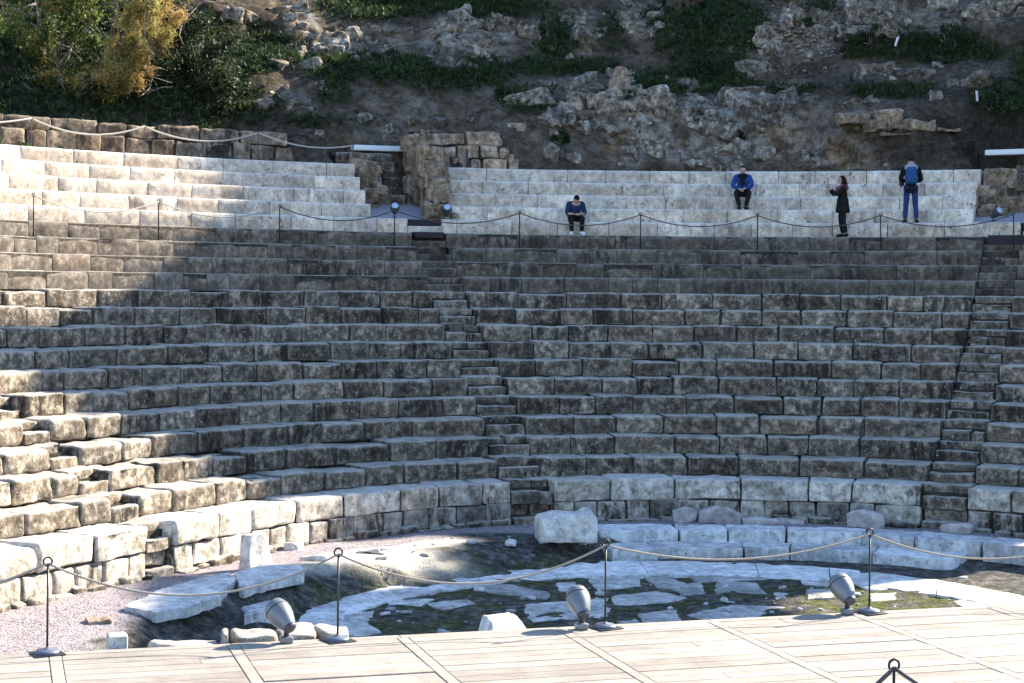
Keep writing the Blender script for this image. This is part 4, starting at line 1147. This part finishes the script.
for i in range(26):
    x, y = random.uniform(280, 1000), random.uniform(15, 120)
    pass
for lab, x, y, a in (('thin white tilted marker on the long green ledge', 890, 46, .3), ('small white-blue marker on the dark slope at upper right', 976, 97, -.1)):
    p = hill_px(x, y); mb = MB(); bar(mb, (0, 0, 0), (.07, .03, .30), 0, bev=.01)
    o = mb.build('marker_board', [M['beam']], origin=(0, 0, 0)); o.location = (p[0], p[1]-.25, p[2]); o.rotation_euler = (0, a, .2); tag(o, lab, 'marker')

# ================================================================== people
M['skin'] = NT('skin', .6, .3).done((.46, .29, .21))
def cloth(name, col, rough=.85):
    n = NT(name, rough, .15); g = n.noise(14, 4, .6, v=n.objco())
    return n.done(n.scale(col, n.math('MULTIPLY_ADD', g, .7, .65)), n.bump(g, .6, .02))
for k_, c_ in dict(blue=(.02, .055, .22), navy=(.015, .032, .08), black=(.012, .012, .014), jeans=(.022, .042, .135), burgundy=(.22, .06, .085), grey=(.30, .32, .36), pack=(.025, .08, .20), hair=(.012, .009, .008), white=(.72, .72, .74), dark_shoe=(.012, .016, .03)).items():
    M['c_'+k_] = cloth('cloth_'+k_, c_)
def skin_mesh(chain, radii, sub=2):
    """chain: dict joint -> xyz, edges by name; grown with the Skin modifier, returned as vertices and faces"""
    pts, edges = chain
    names = list(pts); me = bpy.data.meshes.new('tmp'); me.from_pydata([tuple(pts[k]) for k in names], [(names.index(a), names.index(b)) for a, b in edges], [])
    o = bpy.data.objects.new('tmp', me); COL.objects.link(o)
    m = o.modifiers.new('Skin', 'SKIN'); m.use_smooth_shade = True
    if not me.skin_vertices: me.attributes  # layer is made with the modifier
    lay = me.skin_vertices[0].data
    for i, k in enumerate(names):
        r = radii[k]; lay[i].radius = (r, r) if not hasattr(r, '__len__') else r
        lay[i].use_root = (i == 0)
    s = o.modifiers.new('Sub', 'SUBSURF'); s.levels = sub; s.render_levels = sub
    dg = bpy.context.evaluated_depsgraph_get(); dg.update()
    ev = o.evaluated_get(dg); em = ev.to_mesh()
    V = [tuple(v.co) for v in em.vertices]; F = [tuple(p.vertices) for p in em.polygons]
    ev.to_mesh_clear(); bpy.data.objects.remove(o); bpy.data.meshes.remove(me)
    return V, F
def ellip(c, r, fwd=(0, -1, 0), nose=False, seg=20, rings=14, cut=None):
    f = Vector(fwd).normalized(); up = Vector((0, 0, 1)); rt = f.cross(up).normalized(); up = rt.cross(f)
    V = []; F = []
    for i in range(rings+1):
        th_ = math.pi*i/rings
        for j in range(seg):
            ph = 2*math.pi*j/seg
            x, y, z = math.sin(th_)*math.cos(ph), math.sin(th_)*math.sin(ph), math.cos(th_)
            k = 1.
            if nose:
                k += .20*math.exp(-((x/.16)**2+((z+.08)/.22)**2))*(y > 0) - .10*max(0, -z-.3)*(abs(x)+.2)
            V.append(Vector(c)+rt*x*r[0]*k+f*y*r[1]*k+up*z*r[2])
    for i in range(rings):
        for j in range(seg): F.append((i*seg+j, (i+1)*seg+j, (i+1)*seg+(j+1) % seg, i*seg+(j+1) % seg))
    V = [tuple(v) for v in V]
    if cut: F = [q for q in F if all(cut(Vector(V[t])-Vector(c), f, up) for t in q)]
    return V, F
ARM = [('chest', 'sl'), ('sl', 'el'), ('el', 'wl'), ('chest', 'sr'), ('sr', 'er'), ('er', 'wr')]
TOR = [('pelvis', 'spine'), ('spine', 'chest')]
LEG = [('pelvis', 'hl'), ('hl', 'kl'), ('kl', 'al'), ('pelvis', 'hr'), ('hr', 'kr'), ('kr', 'ar')]
def person(label, base, turn, J, sc, top, legs, shoes, hair='c_hair', face=(0, -1, -.1), coat=None, sleeves='w', long_hair=False, group='visitors on the upper tiers', bulk=1.):
    Mx = Matrix.Translation(Vector(base)) @ Matrix.Rotation(turn, 4, 'Z') @ Matrix.Scale(sc, 4)
    tr = lambda V: [tuple(Mx @ Vector(v)) for v in V]
    J = {k: np.array(v, float) for k, v in J.items()}
    for s in 'lr':
        d = J['w'+s]-J['e'+s]; d /= np.linalg.norm(d)
        J['p'+s] = J['w'+s]+d*.085+np.array([0, -.01, -.01])
    pts = {k: J[k] for k in ('pelvis', 'spine', 'chest', 'neck', 'head', 'sl', 'el', 'wl', 'pl', 'sr', 'er', 'wr', 'pr', 'hl', 'kl', 'al', 'tl', 'hr', 'kr', 'ar', 'tr')}
    E_ = TOR+ARM+LEG+[('chest', 'neck'), ('neck', 'head'), ('wl', 'pl'), ('wr', 'pr'), ('al', 'tl'), ('ar', 'tr')]
    rad = dict(pelvis=.115, spine=.105, chest=.125, neck=.052, head=.06)
    for s in 'lr': rad.update({'s'+s: .062, 'e'+s: .042, 'w'+s: .028, 'p'+s: .036, 'h'+s: .085, 'k'+s: .054, 'a'+s: .036, 't'+s: .03})
    mb = MB(); V, F = skin_mesh((pts, E_), rad); mb.add(tr(V), F)
    fwd = Vector(face).normalized()
    V, F = ellip(J['head'], (.074, .092, .112), fwd, True); mb.add(tr(V), F)
    for s, sg in (('l', -1), ('r', 1)):                     # fingers and thumb, ears
        d = J['p'+s]-J['w'+s]; d = Vector(d).normalized(); side = d.cross(Vector((0, 0, 1)))
        side = side.normalized() if side.length > .1 else Vector((1, 0, 0))
        for q, ln in enumerate((.068, .078, .073, .058)):
            b = Vector(J['p'+s])+side*(q-1.5)*.017
            p1 = b+d*ln*.55; p2 = p1+(d*.6+Vector((0, .1, -.7)))*ln*.5
            m2 = MB(); tube(m2, [b, p1, p2], [.0095, .0085, .006], 6); mb.add(tr(np.concatenate(m2.v)), m2.f)
        b = Vector(J['w'+s])*.5+Vector(J['p'+s])*.5; m2 = MB(); tube(m2, [b, b-side*.04+d*.02, b-side*.045+d*.055], [.012, .010, .007], 6); mb.add(tr(np.concatenate(m2.v)), m2.f)
    rt = fwd.cross(Vector((0, 0, 1))).normalized(); up = rt.cross(fwd)
    for sg in (-1, 1):
        V, F = ellip(Vector(J['head'])+rt*sg*.074-fwd*.01, (.012, .022, .032), fwd, False, 8, 6); mb.add(tr(V), F)
    body = mb.build('person', [M['skin']], origin=base)
    tag(body, label, 'person', group)
    def part(name, V, F, mat): m_ = MB(); m_.add(tr(V), F); return m_.build(name, [M[mat]], body)
    for sg in (-1, 1):
        V, F = ellip(Vector(J['head'])+rt*sg*.031+fwd*.083+up*.008, (.012, .007, .007), fwd, False, 8, 6); part('eye', V, F, 'c_hair')
    V, F = ellip(Vector(J['head'])+fwd*.083-up*.055, (.024, .007, .006), fwd, False, 8, 6); part('mouth', V, F, 'c_burgundy')
    if long_hair: V, F = ellip(Vector(J['head'])-fwd*.02+up*.005, (.094, .112, .135), fwd, False, 20, 14, lambda d, f, u_: d.dot(f) < .052 or d.dot(u_) > .06)
    else: V, F = ellip(Vector(J['head'])-fwd*.012+up*.02, (.083, .098, .108), fwd, False, 20, 14, lambda d, f, u_: d.dot(u_) > .012+.38*d.dot(f) or d.dot(u_) > .055)
    part('hair', V, F, hair)
    if long_hair:
        m_ = MB(); h = Vector(J['head']); tube(m_, [h-fwd*.05, h-fwd*.09-up*.12, h-fwd*.085-up*.26], [.085, .08, .03], 12); part('hair_fall', np.concatenate(m_.v), m_.f, hair)
    # trousers, coat, shoes on the same joints
    pk = {k: J[k] for k in ('pelvis', 'hl', 'kl', 'al', 'hr', 'kr', 'ar')}
    rd_ = dict(pelvis=.135*bulk, hl=.098*bulk, hr=.098*bulk, kl=.078, kr=.078, al=.062, ar=.062)
    V, F = skin_mesh((pk, LEG), rd_); part('trousers', V, F, legs)
    ck = {k: J[k] for k in ('pelvis', 'spine', 'chest', 'sl', 'el', 'sr', 'er')}
    for s in 'lr': ck['w'+s] = J['w'+s] if sleeves == 'w' else J['e'+s]+(J['w'+s]-J['e'+s])*.25
    ck['nk'] = J['chest']+(J['neck']-J['chest'])*.95
    pe = J['pelvis']+np.array([0, 0, -.0]); ck['pelvis'] = pe
    rd_ = dict(pelvis=.158*bulk, spine=.162*bulk, chest=.172*bulk, nk=.088, sl=.088*bulk, sr=.088*bulk, el=.068*bulk, er=.068*bulk, wl=.05, wr=.05)
    ed = TOR+ARM+[('chest', 'nk')]
    if coat:
        ck['hem'] = J['pelvis']+np.array([0, 0, -coat]); rd_['hem'] = .165*bulk; ed = ed+[('pelvis', 'hem')]
    V, F = skin_mesh((ck, ed), rd_); part('jacket', V, F, top)
    for s in 'lr':
        a, t_ = Vector(J['a'+s]), Vector(J['t'+s]); m_ = MB()
        dz = Vector((0, 0, -.035))
        d = (t_-a); d.z = 0; d = d.normalized(); g0 = Vector((a.x, a.y, min(a.z, t_.z)))
        tube(m_, [g0-d*.06+dz*.2+Vector((0, 0, .02)), g0-d*.02+Vector((0, 0, .02)), g0+d*.08+Vector((0, 0, .005)), g0+d*.15-Vector((0, 0, .008)), g0+d*.19-Vector((0, 0, .012))], [.035, .05, .048, .045, .02], 10)
        part('shoe', np.concatenate(m_.v), m_.f, shoes)
    return body, tr, part, J

def spot(x, R, k): u = u_px(x, R); p = pos(u, R); return (p[0], p[1], row_z(k)), u
# man in the blue jacket, seated, hands clasped
J = dict(pelvis=(0, 0, .13), spine=(0, -.03, .30), chest=(0, -.10, .47), neck=(0, -.15, .60), head=(.01, -.19, .715), sl=(-.19, -.10, .52), el=(-.27, -.22, .28), wl=(-.06, -.42, .19), sr=(.19, -.10, .52), er=(.27, -.22, .28), wr=(.07, -.43, .20),
         hl=(-.10, -.03, .10), kl=(-.16, -.40, .10), al=(-.06, -.36, -.29), tl=(-.07, -.48, -.33), hr=(.10, -.03, .10), kr=(.20, -.40, .10), ar=(.10, -.38, -.29), tr=(.13, -.50, -.33))
b, u = spot(742, 21.40, -3)
body, tr, part, J = person('seated man in a bright blue jacket and black trousers, hands clasped', b, -u-.1, J, 1.0, 'c_blue', 'c_black', 'c_dark_shoe', face=(.05, -1, -.05))
V, F = ellip(tuple((J['chest']+J['spine'])/2+np.array([0, -.145, .085])), (.07, .05, .23), (0, -.93, .5)); part('shirt', V, F, 'c_black')
m_ = MB(); lathe(m_, [(-.04, .12), (0, .145), (.05, .14), (.08, .11)], tuple(J['neck']+np.array([0, .0, -.06])), seg=16); part('collar', np.concatenate(m_.v), m_.f, 'c_black')
# bowed sitter
J = dict(pelvis=(0, 0, .13), spine=(0, -.05, .28), chest=(0, -.15, .42), neck=(0, -.23, .50), head=(0, -.30, .575), sl=(-.19, -.15, .45), el=(-.24, -.22, .20), wl=(-.05, -.42, .19), sr=(.19, -.15, .45), er=(.24, -.22, .20), wr=(.07, -.42, .19),
         hl=(-.11, -.03, .10), kl=(-.15, -.36, .10), al=(-.13, -.36, -.29), tl=(-.16, -.46, -.33), hr=(.11, -.03, .10), kr=(.15, -.36, .10), ar=(.13, -.36, -.29), tr=(.16, -.46, -.33))
b, u = spot(574, 20.44, -1)
person('seated person in dark blue top and white shoes, head bowed over a phone', b, -u, J, 1.0, 'c_navy', 'c_black', 'c_white', face=(0, -.62, -.78), sleeves='e')
bq, uq = spot(575, 20.0, -1); mb = MB(); bar(mb, (bq[0]+.01, bq[1], bq[2]+.20), (.15, .09, .012), -uq, bev=.004)
tag(mb.build('phone', [M['black_metal']], origin=bq), 'small dark phone held in the lap of the bowed sitter', 'phone')
# woman taking a picture
J = dict(pelvis=(0, 0, .93), spine=(0, 0, 1.10), chest=(0, -.01, 1.28), neck=(0, -.02, 1.43), head=(0, -.04, 1.555), sl=(-.17, -.01, 1.35), el=(-.20, -.22, 1.17), wl=(-.05, -.34, 1.32), sr=(.17, -.01, 1.35), er=(.20, -.20, 1.15), wr=(.05, -.33, 1.30),
         hl=(-.09, 0, .87), kl=(-.09, -.04, .48), al=(-.08, .03, .09), tl=(-.09, -.09, .04), hr=(.09, 0, .87), kr=(.09, 0, .48), ar=(.08, .08, .09), tr=(.09, -.04, .04))
b, u = spot(842, 20.0, 0)
body, tr, part, J = person('standing woman in a black coat and dark long hair facing left with a burgundy scarf', b, -u-R_(78), J, .95, 'c_black', 'c_black', 'c_black', coat=.16, long_hair=True, face=(0, -1, -.05), bulk=.9)
m_ = MB(); lathe(m_, [(-.08, .14), (-.03, .185), (.05, .175), (.10, .12), (.11, .07)], tuple(J['neck']+np.array([0, -.0, -.10])), (0, -.25, 1), 18); part('scarf', np.concatenate(m_.v), m_.f, 'c_burgundy')
m_ = MB(); lathe(m_, [(-.26, .19), (-.2, .20), (0, .165), (.14, .155)], tuple(J['pelvis']), seg=20); part('coat_skirt', np.concatenate(m_.v), m_.f, 'c_black')
mb = MB(); bar(mb, (0, -.415, 1.36), (.08, .012, .26), 0, bev=.003)
mb.v = [np.array(tr(np.concatenate(mb.v)))]; tag(mb.build('phone', [M['black_metal']], origin=b), 'dark phone held up upright by the standing woman', 'phone')
# man with the backpack, seen from behind
J = dict(pelvis=(0, 0, .97), spine=(0, .0, 1.14), chest=(0, .0, 1.34), neck=(0, -.02, 1.49), head=(0, -.05, 1.61), sl=(-.20, 0, 1.42), el=(-.27, -.05, 1.14), wl=(-.10, -.26, 1.12), sr=(.20, 0, 1.42), er=(.27, -.05, 1.14), wr=(.10, -.26, 1.14),
         hl=(-.10, 0, .90), kl=(-.12, -.02, .50), al=(-.15, .03, .09), tl=(-.18, -.10, .04), hr=(.10, 0, .90), kr=(.12, -.02, .50), ar=(.15, .03, .09), tr=(.18, -.10, .04))
b, u = spot(910, 20.42, -1)
body, tr, part, J = person('standing man seen from behind in a black jacket and bright blue jeans', b, -u+math.pi+.15, J, .985, 'c_black', 'c_jeans', 'c_black', coat=.09, face=(.1, -1, -.15))
m_ = MB(); lathe(m_, [(-.05, .15), (.01, .185), (.08, .17), (.13, .11)], tuple(J['neck']+np.array([0, .06, -.06])), (0, -.3, 1), 18); part('hood', np.concatenate(m_.v), m_.f, 'c_grey')
P, F = stone(.32, .17, .46, .07, .01, .08); P = P-np.array([.16, 0, 0])+np.array([0, .13, 1.02])
P[:, 0] *= 1-.25*np.clip((P[:, 2]-1.25)/.25, 0, 1)
th = empty('backpack', tuple(Vector(tr([(0, .2, 1.02)])[0])), 'blue backpack worn by the standing man in jeans', 'backpack')
mb = MB(); mb.add(tr(P), F); mb.build('pack_body', [M['c_pack']], th)
P, F = stone(.22, .06, .20, .03, .006, .06); P = P-np.array([.11, 0, 0])+np.array([0, .29, 1.06])
mb = MB(); mb.add(tr(P), F); mb.build('front_pocket', [M['c_pack']], th)
for sg in (-1, 1):
    mb = MB(); tube(mb, tr([(sg*.10, .15, 1.42), (sg*.115, .02, 1.535), (sg*.12, -.17, 1.42), (sg*.13, -.18, 1.25), (sg*.14, .13, 1.08)]), .02, 6); mb.build('strap', [M['c_pack']], th)
th = empty('camera', tuple(Vector(tr([(.0, -.34, 1.08)])[0])), 'black camera with a lens held by the man in blue jeans', 'camera')
mb = MB(); m2 = MB(); bar(m2, (.22, -.30, 1.02), (.14, .08, .10), 0, bev=.01); mb.add(tr(np.concatenate(m2.v)), m2.f); mb.build('camera_body', [M['black_metal']], th)
mb = MB(); m2 = MB(); lathe(m2, [(0, .04), (.10, .042), (.11, .03)], (.22, -.34, 1.07), (0, -1, -.6), 14); mb.add(tr(np.concatenate(m2.v)), m2.f); mb.build('camera_lens', [M['black_metal']], th)

BLOCK_HI = [(-52, -5.), (-44, -4.6), (-41.6, -3.6), (-40.2, -3.8), (-38.7, -5.2), (-36.2, -4.9), (-34.6, -4.5), (-33, -3.7), (-32.4, -2.7), (-31.1, -2.7), (-30.1, -3.9), (-29.2, -5.3), (-28.1, -6.5), (-27.4, -8.2), (-27.1, -9.8), (-25.9, -10.3), (-24.6, -10.4), (-24.4, -14.5)]  # added high wall: top line worked back from the wanted shade edge
BLOCK_LO = [(-26, -9.8), (-20.2, -10.), (-19.95, -11.5), (-19.75, -15.), (-16, -15), (-15, -16)]  # added low wall: outline set to shade the orchestra slabs
BLOCK_TREE = [('added pine-like shade blocker up the slope to the right, outside the picture', -21.3, -8.1, 4.3, 3.0, 56., 14000, .3)]  # added tree: crown sized to shade the orchestra floor
# ================================================================== added sun blockers: two walls and a tree, up the slope to the right outside the picture
az_, el_ = R_(SUN_AZ), R_(SUN_EL)
E1 = np.array([math.cos(az_), -math.sin(az_), 0.]); E2 = np.array([-math.sin(az_)*math.sin(el_), -math.cos(az_)*math.sin(el_), math.cos(el_)])
E3 = np.array([math.sin(az_)*math.cos(el_), math.cos(az_)*math.cos(el_), math.sin(el_)])
def wpt(u, v, w): return u*E1+v*E2+w*E3
M['shade_wall'] = stone_mat('blocker_masonry', (.16, .125, .09), (.30, .24, .175), (.42, .35, .27), grime=.3, speck=0)
def shade_wall(name, label, prof, dist, thick):
    """an added shade-casting wall across the slope; prof: (place along it, silhouette height) -> broken top line"""
    mb = MB(); m = len(prof)
    hdir = np.array([math.sin(az_), math.cos(az_), 0])
    base = [E1*u+hdir*(dist*math.cos(el_)) for u, v in prof]
    zt = [(v*math.cos(el_)+dist*math.sin(el_)) for u, v in prof]
    # keep the plan position on one vertical plane: top height follows from the silhouette
    zt = [(v+hdir@(-E2)*dist*math.cos(el_))/E2[2] for u, v in prof]
    V = []
    for b, z in zip(base, zt):
        for t in (0, thick): V += [(b[0]+hdir[0]*t, b[1]+hdir[1]*t, 9.), (b[0]+hdir[0]*t, b[1]+hdir[1]*t, z+(.0 if t == 0 else -.1))]
    F = []
    for i in range(m-1):
        a, c = 4*i, 4*i+4
        F += [(a, c, c+1, a+1), (a+1, c+1, c+3, a+3), (a+3, c+3, c+2, a+2)]
    F += [(0, 1, 3, 2), (4*m-4, 4*m-2, 4*m-1, 4*m-3)]
    mb.add(V, F); return tag(mb.build(name, [M['shade_wall']], smooth=False, origin=(*base[0][:2], 9.)), label, 'wall')
shade_wall('shade_blocker_wall', 'added wall cut to shape the shade on the tiers, high on the slope outside the picture', BLOCK_HI, 60., 1.2)
shade_wall('low_shade_blocker', 'low added shade blocker on the slope to the right outside the picture', BLOCK_LO, 57., .8)
def shade_tree(label, u0, v0, ru, rv, w, n_, trunk):
    c = wpt(u0, v0, w); j = np.argmin((HX-c[0])**2+(HY-c[1])**2); gz = HZ.ravel()[j]
    th = empty('shade_blocker_tree', (c[0], c[1], gz), label, 'tree')
    global RNG
    RNG = np.random.default_rng(5)
    k = 60; cc = RNG.uniform(-.78, .78, (k, 3))
    rr = RNG.uniform(.2, .34, k); jj = RNG.integers(0, k, n_)
    d = RNG.normal(size=(n_, 3)); d /= np.linalg.norm(d, axis=1, keepdims=True)
    q = cc[jj]+d*(rr[jj]*RNG.uniform(.2, 1, n_))[:, None]
    q[:, 0] = np.clip(q[:, 0], -.95, 1.02); q[:, 1] = np.minimum(q[:, 1], np.minimum(.89+.36*q[:, 0], 1.)-RNG.uniform(0, .1, n_))        # crown clipped on a slant to set its shadow edge
    q = q[:, :1]*E1*ru+q[:, 1:2]*E2*rv+q[:, 2:]*E3*2.2+c
    dd = RNG.normal(size=(n_, 3)); dd /= np.linalg.norm(dd, axis=1, keepdims=True)
    mb = MB(); V, F, T = leaves(q, dd, .75, .46, np.clip(.4+RNG.normal(0, .2, n_), 0, 1)); mb.add(V, F, 0, T); mb.build('crown', [M['shrub']], th, smooth=False)
    mb = MB(); tube(mb, [(c[0]+trunk, c[1], gz-.5), (c[0]+trunk*.6, c[1], (gz+c[2])/2), tuple(c)], [.3, .24, .12], 10); mb.build('trunk', [M['bark']], th)
for a in BLOCK_TREE: shade_tree(*a)


# ================================================================== light, sky, camera
w = bpy.data.worlds.new('World'); S.world = w; w.use_nodes = True
nt = w.node_tree; sky = nt.nodes.new('ShaderNodeTexSky'); sky.sky_type = 'NISHITA'; sky.sun_disc = False
sky.sun_elevation = R_(SUN_EL); sky.sun_rotation = R_(SUN_AZ); sky.air_density = 1.; sky.dust_density = .3; sky.ozone_density = 3.5
nt.links.new(sky.outputs[0], nt.nodes['Background'].inputs[0]); nt.nodes['Background'].inputs[1].default_value = .105
sd = bpy.data.lights.new('sun', 'SUN'); sd.energy = 5.; sd.angle = R_(.5); sd.color = (1., .90, .75)
so = bpy.data.objects.new('sun', sd); COL.objects.link(so)
Sv = Vector((math.sin(R_(SUN_AZ))*math.cos(R_(SUN_EL)), math.cos(R_(SUN_AZ))*math.cos(R_(SUN_EL)), math.sin(R_(SUN_EL))))
so.rotation_euler = (-Sv).to_track_quat('-Z', 'Y').to_euler(); so.location = (30, 30, 40)
cd = bpy.data.cameras.new('camera'); co = bpy.data.objects.new('camera', cd); COL.objects.link(co)
cd.sensor_width = 36; cd.lens = FOC/1024*36; cd.shift_y = -(341.5-294.143)/1024; cd.clip_end = 3000; cd.clip_start = .1
co.matrix_world = Matrix.Translation((0, 0, CAM_Z)) @ Matrix.Rotation(R_(90), 4, 'X') @ Matrix.Rotation(.008, 4, 'Z')
S.camera = co
S.view_settings.view_transform = 'Standard'; S.view_settings.look = 'None'; S.view_settings.exposure = 2.0; S.view_settings.gamma = 1
